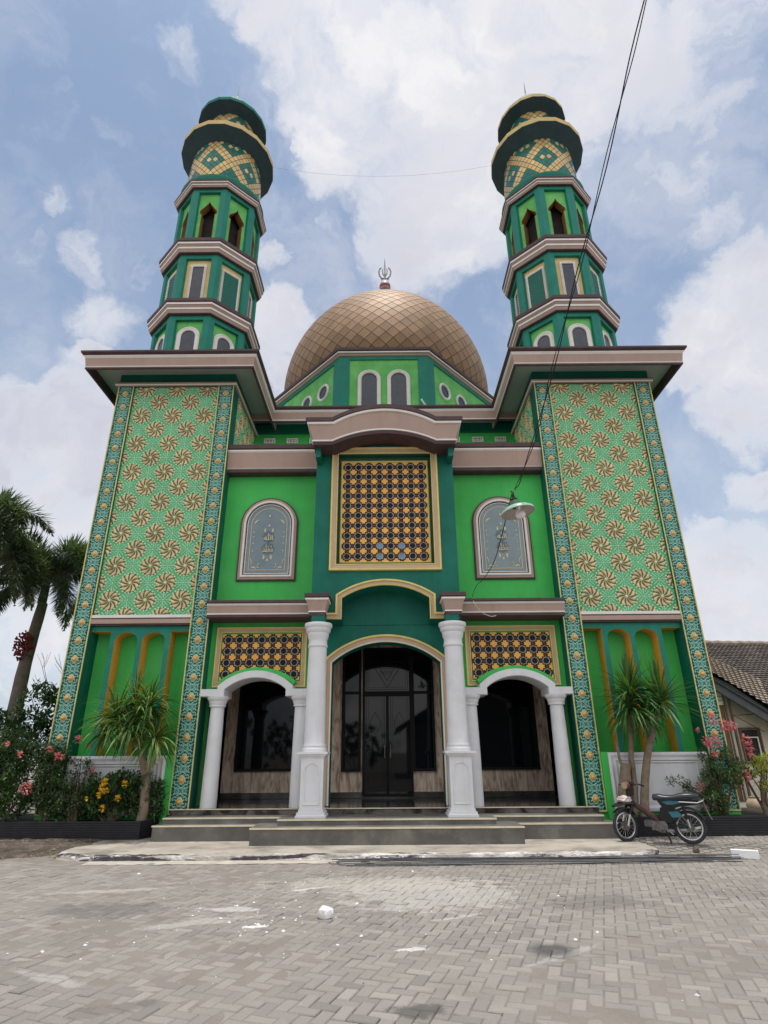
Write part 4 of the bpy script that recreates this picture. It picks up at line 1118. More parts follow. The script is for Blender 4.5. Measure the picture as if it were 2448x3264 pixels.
for j in range(ny_+1):
    for i in range(nx_+1):
        x = -10.5+21*i/nx_; y = .3+10.8*j/ny_
        h_ = mn_.fractal(Vector((x*.45, y*.45, 3.1)), .9, 2.2, 5)+.35*mn_.noise(Vector((x*2.3, y*2.3, .4)))+(.25 if x < -.5 else -.15)
        vs.append((x, y, gz(x, y)-.0135+.0120*max(0., min(1., .5+h_*.9))))
sg.add(vs, [(j*(nx_+1)+i, j*(nx_+1)+i+1, (j+1)*(nx_+1)+i+1, (j+1)*(nx_+1)+i) for j in range(ny_) for i in range(nx_)], M['sand'])
so = sg.build('sand', smooth=60); tag(so, 'blown sand and dust filling the paving joints in patches', 'sand', kind='structure')
tag(g.build('ground'), 'sandy bare ground reaching out past the paved yard', 'ground', kind='structure')
def paving():
    rs = random.Random(11); Wd = .105; V = []; F = []; R_ = []
    ca, sa = cos(radians(-19)), sin(radians(-19)); gap = .0037
    n_ = 175
    for a in range(-n_, n_):
        for m_ in range(-60, 60):
            for o in (0, 1):
                x0 = a+4*m_; y0 = a+o; w_, h_ = (2, 1) if o == 0 else (1, 2)
                cx, cy = (x0+w_/2)*Wd, (y0+h_/2)*Wd
                X, Y = cx*ca-cy*sa, 6.5+cx*sa+cy*ca
                if not (-10.5 < X < 10.5 and .3 < Y < 13.0): continue
                if Y > 10.55 and -5.4 < X < 4.35: continue
                if X < -5.2 and Y > 10.8: continue
                hx, hy = w_*Wd/2-gap, h_*Wd/2-gap; z = gz(X, Y)+rs.gauss(0, .0026)-(.004 if rs.random() < .03 else 0)
                tx, ty = rs.gauss(0, .014), rs.gauss(0, .014); rot = rs.gauss(0, .008)
                b = len(V); bev = .006
                for k, (e, dz) in enumerate(((bev, 0), (0, -.007), (0, -.03))):
                    for sx_, sy_ in ((-1, -1), (1, -1), (1, 1), (-1, 1)):
                        px, py = sx_*(hx-e), sy_*(hy-e); px, py = px-py*rot, py+px*rot
                        V.append((X+px*ca-py*sa, Y+px*sa+py*ca, z+dz+px*tx+py*ty))
                F.append((b, b+1, b+2, b+3))
                for q in (0, 4):
                    for k in range(4): F.append((b+q+4+k, b+q+4+(k+1) % 4, b+q+(k+1) % 4, b+q+k))
                v = min(1, max(0, rs.gauss(.5, .24))); R_ += [v]*9
    me = bpy.data.meshes.new('paving'); me.from_pydata(V, [], F); me.materials.append(M['brick'])
    at = me.attributes.new('rnd', 'FLOAT', 'FACE'); at.data.foreach_set('value', R_)
    o = bpy.data.objects.new('paving', me); COL.objects.link(o)
    tag(o, 'grey herringbone concrete block paving of the yard', 'paving', kind='structure')
paving()
# raised concrete apron with a chipped black and white kerb face
def apron():
    rs = random.Random(5); b = MB(); N_ = 150; x0, x1 = -5.45, 4.45
    mk = mat('worn_kerb_paint', (.36,.33,.30), .85, .2, 9., .6, 40)
    nt, N, K, P_ = nodes(mk); tc = N.new('ShaderNodeTexCoord'); old = P_.inputs['Base Color'].links[0].from_socket
    def nz(sc, st, lo, hi):
        mp = N.new('ShaderNodeMapping'); mp.inputs['Scale'].default_value = st; K.new(tc.outputs['Object'], mp.inputs['Vector'])
        n = N.new('ShaderNodeTexNoise'); n.inputs['Scale'].default_value = sc; n.inputs['Detail'].default_value = 9; n.inputs['Roughness'].default_value = .68; K.new(mp.outputs['Vector'], n.inputs['Vector'])
        r_ = N.new('ShaderNodeMapRange'); r_.inputs['From Min'].default_value = lo; r_.inputs['From Max'].default_value = hi; K.new(n.outputs['Fac'], r_.inputs['Value']); return r_.outputs[0]
    for f_, c in ((nz(1.0, (1.3, 3, 6), .50, .56), (.62,.59,.57)), (nz(1.0, (.95, 4, 7), .515, .56), (.05,.045,.055)), (nz(1., (9, 9, 9), .58, .68), (.34,.31,.28))):
        x = N.new('ShaderNodeMix'); x.data_type = 'RGBA'; K.new(f_, x.inputs[0]); K.new(old, x.inputs[6]); x.inputs[7].default_value = (*c, 1); old = x.outputs[2]
    K.new(old, P_.inputs['Base Color']); mw = mk
    vs = []; fs = []; ms = []
    for i in range(N_+1):
        x = x0+(x1-x0)*i/N_; e = rs.gauss(0, .012)+(.05 if rs.random() < .07 else 0); t = .088+rs.gauss(0, .003)
        end = max(0, (x-3.9)/.55) if x > 3.9 else 0
        endl = max(0, (-4.9-x)/.55) if x < -4.9 else 0
        yy = 10.66+.30*end*end+.35*endl
        vs += [(x, 13.0, .09), (x, 11.3, .09+rs.gauss(0, .001)), (x, yy+.12+e*.5, t), (x, yy+.015+e, t-.018), (x, yy-.004+e*.4, .015), (x, yy-.03, -.02)]
    for i in range(N_):
        blk = int((i+1)/7.5) % 2
        for k in range(5):
            fs.append((i*6+k, i*6+k+1, i*6+7+k, i*6+6+k)); ms.append(M['concrete'] if k < 2 else (mk if k in (2, 3) else M['concrete'] ))
    for q in (0, N_): fs.append(tuple(q*6+k for k in range(6))); ms.append(M['concrete'])
    b.add(vs, fs, ms)
    tag(b.build('apron'), 'raised pale concrete apron with a chipped black and white kerb in front of the steps', 'pavement', kind='structure')
    c = MB(); vs = []
    for i in range(61):
        x = -4.75+(4.4+1.0)*i/60; vs += [(x, 10.40+rs.gauss(0, .02), .004), (x, 10.66, .008)]
    c.add(vs, [(2*i, 2*i+2, 2*i+3, 2*i+1) for i in range(60)], mat('pale_mortar_strip', (.46,.42,.36), .95, .2, 5., .5, 60))
    tag(c.build('gutter'), 'pale mortar strip along the foot of the kerb', 'gutter', kind='structure')
apron()
def dirt_patch():
    rs = random.Random(9); b = MB(); nx, ny = 40, 24
    md = mat('dark_leaf_litter', (.085,.07,.058), .95, .45, 6., 1., 35, dirt=(.20,.16,.13), dirt_amt=.7, dirt_scale=4.)
    vs = []
    for j in range(ny+1):
        for i in range(nx+1):
            x = -11+6.0*i/nx; y = 10.75+2.2*j/ny
            edge = min(1, max(0, (y-10.75-.5*max(0, (x+6.4)))/.5))*min(1, max(0, (-4.95-x)/.3))
            vs.append((x, y, gz(x, y)-.03+edge*(.05+rs.random()*.03)))
    b.add(vs, [(j*(nx+1)+i, j*(nx+1)+i+1, (j+1)*(nx+1)+i+1, (j+1)*(nx+1)+i) for j in range(ny) for i in range(nx)], md)
    tag(b.build('dirt', smooth=60), 'dark bare earth and leaf litter in front of the left planter', 'dirt', kind='structure')
    # small stones and leaf bits
    s = MB(); ml = mat('litter_bit', (.20,.15,.11), .9, .5, 30.); mw = mat('white_chip', (.66,.65,.63), .9, .15, 20.)
    def chip(x, y, z, r_, m):
        a = rs.random()*6; pts = [(x+r_*(.6+.6*rs.random())*cos(a+k*pi/2.5), y+r_*(.6+.6*rs.random())*sin(a+k*pi/2.5), z-.002) for k in range(5)]
        s.add(pts+[(x, y, z+r_*(.3+.4*rs.random()))], [(k, (k+1) % 5, 5) for k in range(5)], m)
    for _ in range(420):
        x = rs.uniform(-9, -5.0); y = rs.uniform(10.9, 12.4); chip(x, y, gz(x, y)+.035, rs.uniform(.008, .03), ml)
    cl = [(-1.75, 7.6, .5), (-1.4, 7.0, .4), (-.6, 6.9, .6), (-2.7, 8.3, .9), (.6, 8.2, .9), (-1.2, 8.6, .8), (-2.6, 6.2, .9), (.8, 6.6, 1.0)]
    for _ in range(150):
        cx, cy, sp_ = rs.choice(cl); x = rs.gauss(cx, sp_); y = rs.gauss(cy, sp_*.7)
        if y < 10.3: chip(x, y, .002, abs(rs.gauss(0, .010))+.004, mw)
    for _ in range(150):
        x = rs.uniform(-6, 7); y = rs.uniform(3.8, 10.4); chip(x, y, .003, rs.uniform(.004, .014), ml if rs.random() < .75 else mw)
    tag(s.build('rubble', normals=False), 'tiny white chips, grit and leaf bits scattered over the yard', 'rubble', kind='stuff')
dirt_patch()
# ================================================================== MOTORBIKE
def motorbike():
    ox, oy, oz = 5.27, 11.50, .083; A = radians(156.8)
    BS = .93
    def W(x, y, z): return (ox+BS*(x*cos(A)-y*sin(A)), oy+BS*(x*sin(A)+y*cos(A)), oz+BS*z)
    PX, STEER = 1.0, radians(42)
    def Wf(x, y, z):      # steered front end
        dx, dy = x-PX, y
        return W(PX+dx*cos(STEER)-dy*sin(STEER), dx*sin(STEER)+dy*cos(STEER), z)
    mr = mat('tyre_rubber', (.035,.035,.042), .7, .2, 20., .3, 60); mc = mat('dull_chrome', (.50,.50,.50), .3, .15, 10., metal=.9)
    mb_ = mat('black_bike_plastic', (.022,.020,.022), .4, .2, 12.); mred = mat('rusty_red_bar', (.11,.045,.038), .5, .3, 14.)
    msea = mat('black_vinyl_seat', (.035,.038,.048), .28, .15, 6.); mtq = mat('turquoise_decal', (.04,.16,.20), .35, .15, 10.)
    mal = mat('dirty_engine_alloy', (.16,.15,.145), .5, .4, 18., metal=.6); mlens = mat('headlamp_lens', (.42,.33,.26), .12, .1, 8.)
    root = empty('motorbike', (ox, oy, oz)); tag(root, 'old black step-through motorbike with turquoise side panels parked by the right planter', 'motorbike')
    def wheel(ax, Wt):
        b = MB(Wt); n = 40
        def tor(R_, r_, m, sq=1.):
            vs = []; fs = []; k = 8
            for i in range(n):
                t = 2*pi*i/n
                for j in range(k):
                    w = 2*pi*j/k; rr = R_+r_*cos(w); vs.append((ax+rr*cos(t), r_*sq*sin(w), .28+rr*sin(t)))
            for i in range(n):
                for j in range(k): fs.append((i*k+j, i*k+(j+1) % k, ((i+1) % n)*k+(j+1) % k, ((i+1) % n)*k+j))
            return vs, fs
        v_, f__ = tor(.214, .016, mc, 1.4); b.add(v_, f__, mc)
        for i in range(18):
            t = 2*pi*i/18; t2 = t+.35*(1 if i % 2 else -1); s_ = .03*(1 if i % 2 else -1)
            b.tube([(ax+.05*cos(t2), s_, .28+.05*sin(t2)), (ax+.208*cos(t), 0, .28+.208*sin(t))], .0028, mc, 4)
        def cyl(r_, y0, y1, m, k=18):
            vs = [(ax+r_*cos(2*pi*i/k), y, .28+r_*sin(2*pi*i/k)) for y in (y0, y1) for i in range(k)]
            b.add(vs, [(i, (i+1) % k, k+(i+1) % k, k+i) for i in range(k)]+[tuple(range(k)), tuple(range(2*k-1, k-1, -1))], m)
        cyl(.075, -.045, .045, mal); cyl(.055, .045, .06, mal); cyl(.012, -.10, .10, mc)
        o = b.build('wheel', root, smooth=40)
        t_ = MB(Wt); v_, f__ = tor(.252, .030, mr); t_.add(v_, f__, mr); t_.build('tyre', o, smooth=60)
        return o
    wheel(0., W)
    wheel(1.17, Wf)
    b = MB(Wf)
    for s in (-1, 1):
        b.tube([(.97, s*.075, .72), (1.09, s*.08, .47)], .026, mb_, 8); b.tube([(1.08, s*.08, .49), (1.165, s*.08, .28)], .020, mc, 8)
    b.box(.95, 1.03, -.09, .09, .60, .66, mb_)
    b.build('front_fork', root, smooth=40)
    b = MB(Wf)     # front mudguard with a long flat beak
    vs = []; fs = []; k = 14
    for i in range(k+1):
        t = radians(150-105*i/k)
        for s, rr in ((-.06, .285), (-.045, .315), (.045, .315), (.06, .285)): vs.append((1.17+rr*cos(t), s, .28+rr*sin(t)))
    fs = [(i*4+j, i*4+j+1, i*4+5+j, i*4+4+j) for i in range(k) for j in range(3)]
    b.add(vs, fs, mb_)
    b.build('mudguard', root, smooth=40)
    b = MB(Wf)
    pr = [(.90, .60, .10), (1.02, .655, .12), (1.16, .655, .11), (1.30, .625, .075), (1.40, .60, .03)]
    vs = [];
    for x, z, hw in pr: vs += [(x, -hw, z), (x, hw, z), (x, hw*.9, z+.035), (x, -hw*.9, z+.035)]
    b.add(vs, [(i*4+j, i*4+(j+1) % 4, i*4+4+(j+1) % 4, i*4+4+j) for i in range(4) for j in range(4)]+[(0, 1, 2, 3), (16, 17, 18, 19)], mb_)
    b.build('front_beak', root)
    b = MB(W)      # step-through spine and leg shield remains
    def beam(p0, p1, w, h_, m):
        p0 = Vector(p0); p1 = Vector(p1); t = (p1-p0).normalized(); n_ = Vector((-t.z, 0, t.x))
        vs = []
        for p in (p0, p1):
            for s, q in ((-1, -1), (1, -1), (1, 1), (-1, 1)): vs.append(tuple(p+Vector((0, s*w/2, 0))+n_*(q*h_/2)))
        b.add(vs, [(0, 1, 5, 4), (1, 2, 6, 5), (2, 3, 7, 6), (3, 0, 4, 7), (0, 3, 2, 1), (4, 5, 6, 7)], m)
    beam((.985, 0, .70), (.50, 0, .36), .075, .09, mred); beam((.975, 0, .655), (.50, 0, .315), .11, .035, mb_)
    b.tube([(1.0, 0, .62), (.965, 0, .90)], .042, mb_, 10)
    beam((.52, 0, .40), (.20, 0, .66), .09, .10, mb_); beam((.22, 0, .64), (-.22, 0, .70), .10, .06, mb_)
    b.tube([(.45, 0, .33), (0, .07, .28)], .018, mb_, 8); b.tube([(.45, 0, .33), (0, -.07, .28)], .018, mb_, 8)
    b.build('frame', root)
    b = MB(Wf)
    b.box(.90, 1.0, -.055, .055, .80, .98, mb_)
    hb = [(.90, -.33, .985), (.915, -.22, 1.0), (.955, -.10, .985), (.965, 0, .975), (.955, .10, .985), (.915, .22, 1.0), (.90, .33, .985)]
    b.tube(hb, .014, mb_, 8)
    for s in (-1, 1): b.tube([(.905, s*.22, 1.0), (.898, s*.35, .982)], .019, mb_, 8); b.tube([(.93, s*.20, .995), (.965, s*.24, .995), (.95, s*.34, .975)], .006, mc, 5)
    b.box(.915, 1.0, -.11, .11, .975, 1.04, mb_)
    ho = b.build('handlebar', root)
    b = MB(Wf)
    vs = []; k = 14
    for r_, x in ((.05, .93), (.085, .98), (.088, 1.04), (.075, 1.06)): vs += [(x, r_*1.15*cos(2*pi*i/k), .975+r_*.85*sin(2*pi*i/k)) for i in range(k)]
    b.add(vs, [(j*k+i, j*k+(i+1) % k, (j+1)*k+(i+1) % k, (j+1)*k+i) for j in range(3) for i in range(k)]+[tuple(range(k))], mred); b.add(vs[-k:], [tuple(range(k))], mlens)
    b.build('headlight', root, smooth=50)
    b = MB(W)      # seat with a waist
    pr = [(.57, .745, .80, .085), (.55, .725, .835, .11), (.45, .72, .84, .125), (.33, .725, .82, .125), (.20, .735, .825, .125), (.05, .745, .865, .125), (-.10, .755, .87, .12), (-.22, .77, .855, .11), (-.25, .79, .83, .09)]
    vs = []; q = 8
    for x, z0, z1, hw in pr:
        zm = z0+(z1-z0)*.6
        vs += [(x, -hw*.85, z0), (x, hw*.85, z0), (x, hw, z0+.03), (x, hw*.98, zm), (x, hw*.7, z1-.01), (x, 0, z1), (x, -hw*.7, z1-.01), (x, -hw*.98, zm)]
    # keep the ring order consistent
    ring = [0, 1, 2, 3, 4, 5, 6, 7]
    b.add(vs, [(i*q+j, i*q+(j+1) % q, (i+1)*q+(j+1) % q, (i+1)*q+j) for i in range(len(pr)-1) for j in range(q)]+[tuple(range(q)), tuple((len(pr)-1)*q+j for j in range(q))], msea)
    b.build('seat', root, smooth=50)
    b = MB(W)
    up_ = [(.49, .71), (.42, .60), (.30, .57), (.02, .655), (-.22, .72), (-.22, .745), (.49, .73)]
    b.prism(up_, -.085, .085, mb_, P=lambda u, z, d: (u, d, z))
    lo_ = [(.46, .60), (.50, .44), (.36, .36), (.20, .40), (.14, .56), (.28, .61)]
    b.prism(lo_, -.075, .075, mb_, P=lambda u, z, d: (u, d, z))
    for s in (-1, 1):
        b.flat([(.42, .70), (.33, .655), (.22, .66), (.05, .70), (.16, .725), (.33, .73)], s*.0865, mtq, P=lambda u, z, d: (u, d, z))
        b.flat([(.33, .53), (.27, .44), (.14, .445), (.11, .50), (.17, .55)], s*.0768, mtq, P=lambda u, z, d: (u, d, z))
    b.build('side_panel', root)
    b = MB(W)      # rear mudguard, rail, shocks, tail
    vs = []; k = 14
    for i in range(k+1):
        t = radians(35+120*i/k)
        for s, rr in ((-.065, .29), (-.05, .325), (.05, .325), (.065, .29)): vs.append((rr*cos(t), s, .28+rr*sin(t)*1.05))
    b.add(vs, [(i*4+j, i*4+j+1, i*4+5+j, i*4+4+j) for i in range(k) for j in range(3)], mb_)
    b.build('mudguard', root, smooth=40)
    b = MB(W)
    for s in (-1, 1): b.tube([(.12, s*.12, .71), (-.20, s*.125, .70), (-.30, s*.10, .74)], .011, mc, 6)
    b.tube([(-.30, -.10, .74), (-.32, 0, .76), (-.30, .10, .74)], .011, mc, 6)
    b.tube([(-.30, .05, .72), (-.36, .05, .50), (-.40, .05, .42)], .013, mal, 6); b.box(-.37, -.31, -.05, .05, .55, .63, mred)
    b.build('tail_rail', root, smooth=40)
    b = MB(W)
    for s in (-1, 1): b.tube([(.06, s*.10, .66), (.02, s*.10, .42)], .026, mb_, 8); b.tube([(.025, s*.10, .45), (0, s*.10, .28)], .018, mc, 8)
    b.build('shock_absorber', root, smooth=40)
    b = MB(W)
    b.box(.40, .66, -.10, .10, .22, .37, mal); b.box(.62, .78, -.06, .06, .28, .37, mal)
    for i in range(5): b.box(.635+i*.028, .645+i*.028, -.08, .08, .265, .385, mal)
    vs = [(.46+.085*cos(2*pi*i/16), y, .29+.085*sin(2*pi*i/16)) for y in (.10, .14) for i in range(16)]
    b.add(vs, [(i, (i+1) % 16, 16+(i+1) % 16, 16+i) for i in range(16)]+[tuple(range(16, 32))], mal)
    b.build('engine', root)
    b = MB(W)
    b.tube([(.66, -.09, .24), (.5, -.12, .18), (.2, -.13, .20), (-.1, -.13, .24), (-.28, -.13, .28)], [.018, .018, .03, .045, .04], mc, 8); b.build('exhaust', root, smooth=40)
    b = MB(W)
    for s in (-1, 1): b.tube([(.42, s*.08, .22), (.36, s*.13, .005)], .012, mb_, 6)
    b.tube([(.36, -.13, .02), (.36, .13, .02)], .010, mb_, 6); b.tube([(.48, -.2, .22), (.48, .22, .22)], .014, mb_, 6); b.tube([(.30, .13, .24), (.42, .15, .26), (.30, .15, .16)], .009, mc, 5)
    b.build('stand', root, smooth=40)
    # crumpled pale bag lying over the front beak
    rs = random.Random(4); bm = bmesh.new(); bmesh.ops.create_icosphere(bm, subdivisions=3, radius=1.)
    for v in bm.verts:
        n_ = .75+.45*rs.random(); v.co = Vector(Wf(1.12+v.co.x*.16*n_, v.co.y*.11*n_, .735+v.co.z*.062*n_))
    me = bpy.data.meshes.new('plastic_bag'); bm.to_mesh(me); bm.free(); me.materials.append(mat('pale_plastic_bag', (.58,.50,.46), .4, .3, 12.)); o = bpy.data.objects.new('plastic_bag', me); COL.objects.link(o)
    tag(o, 'crumpled pale plastic bag lying on the front mudguard of the motorbike', 'bag')
motorbike()

# ================================================================== SMALL THINGS
def slat_planter(pts, z0, z1, label):
    b = MB(); n = 9; pr = [(0., z1)]
    for k in range(n):
        za = z1-(z1-z0)*k/n; zb = z1-(z1-z0)*(k+1)/n
        pr += [(-.035, za-.004), (-.035, zb+.010), (-.022, zb+.006), (-.022, zb)]
    pr += [(0, z0)]
    b.ring(pts, False, pr, M['black_slat'], XY)
    o = b.build('planter'); tag(o, label, 'planter')
    return o
pl = slat_planter([(-14, 12.52), (-4.72, 12.52), (-4.55, 12.98)], .05, .405, 'long black slatted planter left of the steps')
s = MB(); s.add([(-14, 12.53, .36), (-4.73, 12.53, .37), (-4.57, 12.98, .37), (-4.57, 13.11, .37), (-7.1, 13.11, .37), (-7.1, 14.6, .37), (-14, 14.6, .36)], [tuple(range(7))], M['soil']); s.build('soil', pl)
pr_ = slat_planter([(4.55, 12.95), (4.62, 12.50), (14, 12.50)], .05, .42, 'long black slatted planter right of the steps behind the motorbike')
s = MB(); s.add([(4.64, 12.51, .385), (14, 12.51, .385), (14, 14.6, .385), (7.1, 14.6, .385), (7.1, 13.11, .385), (4.6, 13.11, .385)], [tuple(range(6))], M['soil']); s.build('soil', pr_)

# bundle of steel rods
root = empty('rod_bundle', (2.5, 10.42, 0)); tag(root, 'long bundle of dark steel rods lying along the kerb', 'steel rods')
rs = random.Random(21); mst = mat('dark_steel_rod', (.055,.055,.065), .45, .3, 30., metal=.5)
mst2 = mat('grey_steel_rod', (.15,.15,.155), .5, .3, 30., metal=.4)
for i in range(27):
    y0 = 10.10+.56*rs.random(); z = .008+.055*rs.random()*(1-abs(y0-10.40)/.2*.6); x0 = -.75+rs.gauss(.15, .25); x1 = 5.55-abs(rs.gauss(0, .35)); dy = rs.gauss(0, .09)
    pts = []
    if i % 3 == 0:      # doubled over rod: a hairpin at the left end
        pts += [(x0+.5, y0+.14, z+.02), (x0+.12, y0+.12, z+.02), (x0, y0+.06, z+.02)]
    for k in range(17):
        t = k/16; pts.append((x0+.06+(x1-x0)*t, y0+(10.50-y0)*.62*t**1.3+dy*t+.035*sin(4*t+i)+.016*sin(11*t+2.3*i), z+.012*sin(5*t+i*1.7)+.006))
    b = MB(); b.tube(pts, .0048, mst if i % 3 else mst2, 5); b.build('rod', root, smooth=60)
# white foam block, rock, brown stone
b = MB(); a = radians(-26); bx = lambda x, y, z: (5.66+x*cos(a)-y*sin(a), 10.62+x*sin(a)+y*cos(a), z)
b.tf = bx; b.box(-.19, .19, -.06, .06, .004, .115, mat('white_foam', (.80,.80,.80), .8, .03, 8., .2, 60)); tag(b.build('foam_block'), 'white rectangular foam block at the right end of the steel rods', 'block')
def stone(name, x, y, r_, sq, m, label, seed, z0=0.):
    rs = random.Random(seed); bm = bmesh.new(); bmesh.ops.create_icosphere(bm, subdivisions=2, radius=1.)
    for v in bm.verts: v.co *= .82+.3*rs.random()
    bmesh.ops.transform(bm, matrix=Matrix.Diagonal((r_*sq[0], r_*sq[1], r_*sq[2], 1)), verts=bm.verts)
    zz = min(v.co.z for v in bm.verts)*.8
    for v in bm.verts: v.co += Vector((x, y, z0-zz))
    me = bpy.data.meshes.new(name); bm.to_mesh(me); bm.free(); me.materials.append(m); o = bpy.data.objects.new(name, me); COL.objects.link(o); tag(o, label, 'stone')
stone('rock', -.65, 7.17, .082, (1.0, .8, .85), mat('white_rock', (.70,.69,.68), .9, .08, 12., .4, 40), 'white lump of rubble lying alone in the middle of the yard', 3)
stone('stone_chunk', 5.12, 11.1, .055, (1.1, .7, 1.1), mat('brown_stone', (.13,.10,.085), .9, .3, 14., .5, 30), 'small brown stone chunk between the steel rods and the motorbike', 8)

# hanging lamp on the cable
lc = Vector((1.475, 6.0, 4.075)); R3 = Matrix.Rotation(radians(9), 3, 'Y').inverted() @ Matrix.Rotation(radians(-3), 3, 'X')
def LW(x, y, z): v = R3 @ Vector((x, y, z)); return (lc.x+v.x*.93, lc.y+v.y*.93, lc.z+v.z*.93)
root = empty('hanging_lamp', lc); tag(root, 'green enamel shade lamp with a white bulb hanging from a cable', 'lamp')
men = mat('green_enamel_shade', (.28,.44,.36), .35, .15, 14.); mein = mat('grey_shade_inside', (.42,.38,.35), .5, .1, 8.)
b = MB(LW); b.lathe([(.062, .115), (.068, .10), (.068, .055), (.085, .045), (.15, .028), (.195, -.005), (.205, -.035), (.200, -.037), (.19, -.012), (.145, .018), (.08, .034), (.05, .036)], 40, (0, 0, 0), [M['dkgreen']]*3+[men]*3+[mein]*6, cap=False); sh = b.build('lamp_shade', root, smooth=50)
b = MB(LW); b.lathe([(.03, .04), (.034, .0), (.058, -.03), (.062, -.06), (.055, -.085), (.03, -.10), (.0, -.104)], 20, (.02, 0, -.005), mat('frosted_bulb', (.80,.77,.75), .25, .02, 3.), cap=False); b.build('bulb', root, smooth=60)
b = MB(LW); b.lathe([(.045, .115), (.042, .15), (.02, .165), (.018, .20), (.0, .205)], 12, (0, 0, 0), M['dark']); b.tube([(0, 0, .20), (.01, 0, .235), (-.01, 0, .26)], .012, M['dark']); b.build('lamp_cap', root, smooth=50)
mw = mat('black_cable_sheath', (.018,.015,.02), .5, .2, 20.)
cp = [(1.47, 6.0, 4.33), (1.50, 5.85, 4.38), (1.59, 5.3, 4.68), (1.66, 4.75, 5.07), (1.74, 4.14, 5.5), (1.81, 3.6, 5.88), (1.87, 3.03, 6.28), (1.93, 2.52, 6.66), (2.02, 1.6, 7.3), (2.12, .5, 8.05), (2.25, -1.0, 8.9), (2.4, -2.9, 9.6)]
def spline(pts, n):
    out = []
    for i in range(len(pts)-1):
        p0 = Vector(pts[max(i-1, 0)]); p1 = Vector(pts[i]); p2 = Vector(pts[i+1]); p3 = Vector(pts[min(i+2, len(pts)-1)])
        for k in range(n):
            t = k/n; out.append(.5*((2*p1)+(-p0+p2)*t+(2*p0-5*p1+4*p2-p3)*t*t+(-p0+3*p1-3*p2+p3)*t**3))
    return out+[Vector(pts[-1])]
sp_ = spline(cp, 8)
root = empty('cable', (1.47, 6.0, 4.33)); tag(root, 'twisted pair of thin black cables rising from the lamp out of the picture', 'cable')
for s in (0, 1):
    b = MB(); b.tube([(p.x+.013*sin(i*.33+pi*s)*min(1, i/6), p.y, p.z+.010*cos(i*.33+pi*s)) for i, p in enumerate(sp_)], .0052 if s == 0 else .0042, mw, 5); b.build('strand', root, smooth=60)
# lower lead from the lamp to the canopy
lp = spline([(1.44, 6.0, 4.30), (1.41, 6.02, 4.2), (1.44, 6.9, 4.02), (1.62, 8.4, 4.20), (1.80, 10.4, 4.52), (1.86, 11.6, 4.72), (1.93, 12.68, 4.76), (1.98, 12.70, 4.60), (2.10, 12.68, 4.42), (2.28, 12.66, 4.32), (2.42, 12.68, 4.335)], 5)
b = MB(); k_ = len(lp)
b.tube(lp[:int(k_*.62)], .006, mw, 5); b.tube(lp[int(k_*.62)-1:], .0065, mat('bare_pale_wire', (.50,.47,.38), .5, .1, 9.), 5)
tag(b.build('lamp_wire', smooth=60), 'thin frayed wire from the lamp to a pale loose end on the right canopy', 'wire')
b = MB(); pts = [(-4.1+8.2*i/30, 14.65, 21.1-.55*(1-((i-15)/15)**2)) for i in range(31)]; b.tube(pts, .003, mat('grey_wire', (.16,.16,.17), .5, 0), 4); tag(b.build('wire', smooth=60), 'hair thin wire strung across the sky between the two minarets', 'wire')
# pole that carries the cable, behind the viewpoint
b = MB(); b.lathe([(.11, -.1), (.10, 5), (.08, 9.9), (.0, 9.95)], 14, (2.4, -3.0, 0), M['concrete']); b.box(1.9, 2.9, -3.06, -2.94, 9.3, 9.4, M['bark']); tag(b.build('utility_pole', smooth=40), 'concrete utility pole behind the viewpoint carrying the lamp cable', 'pole')

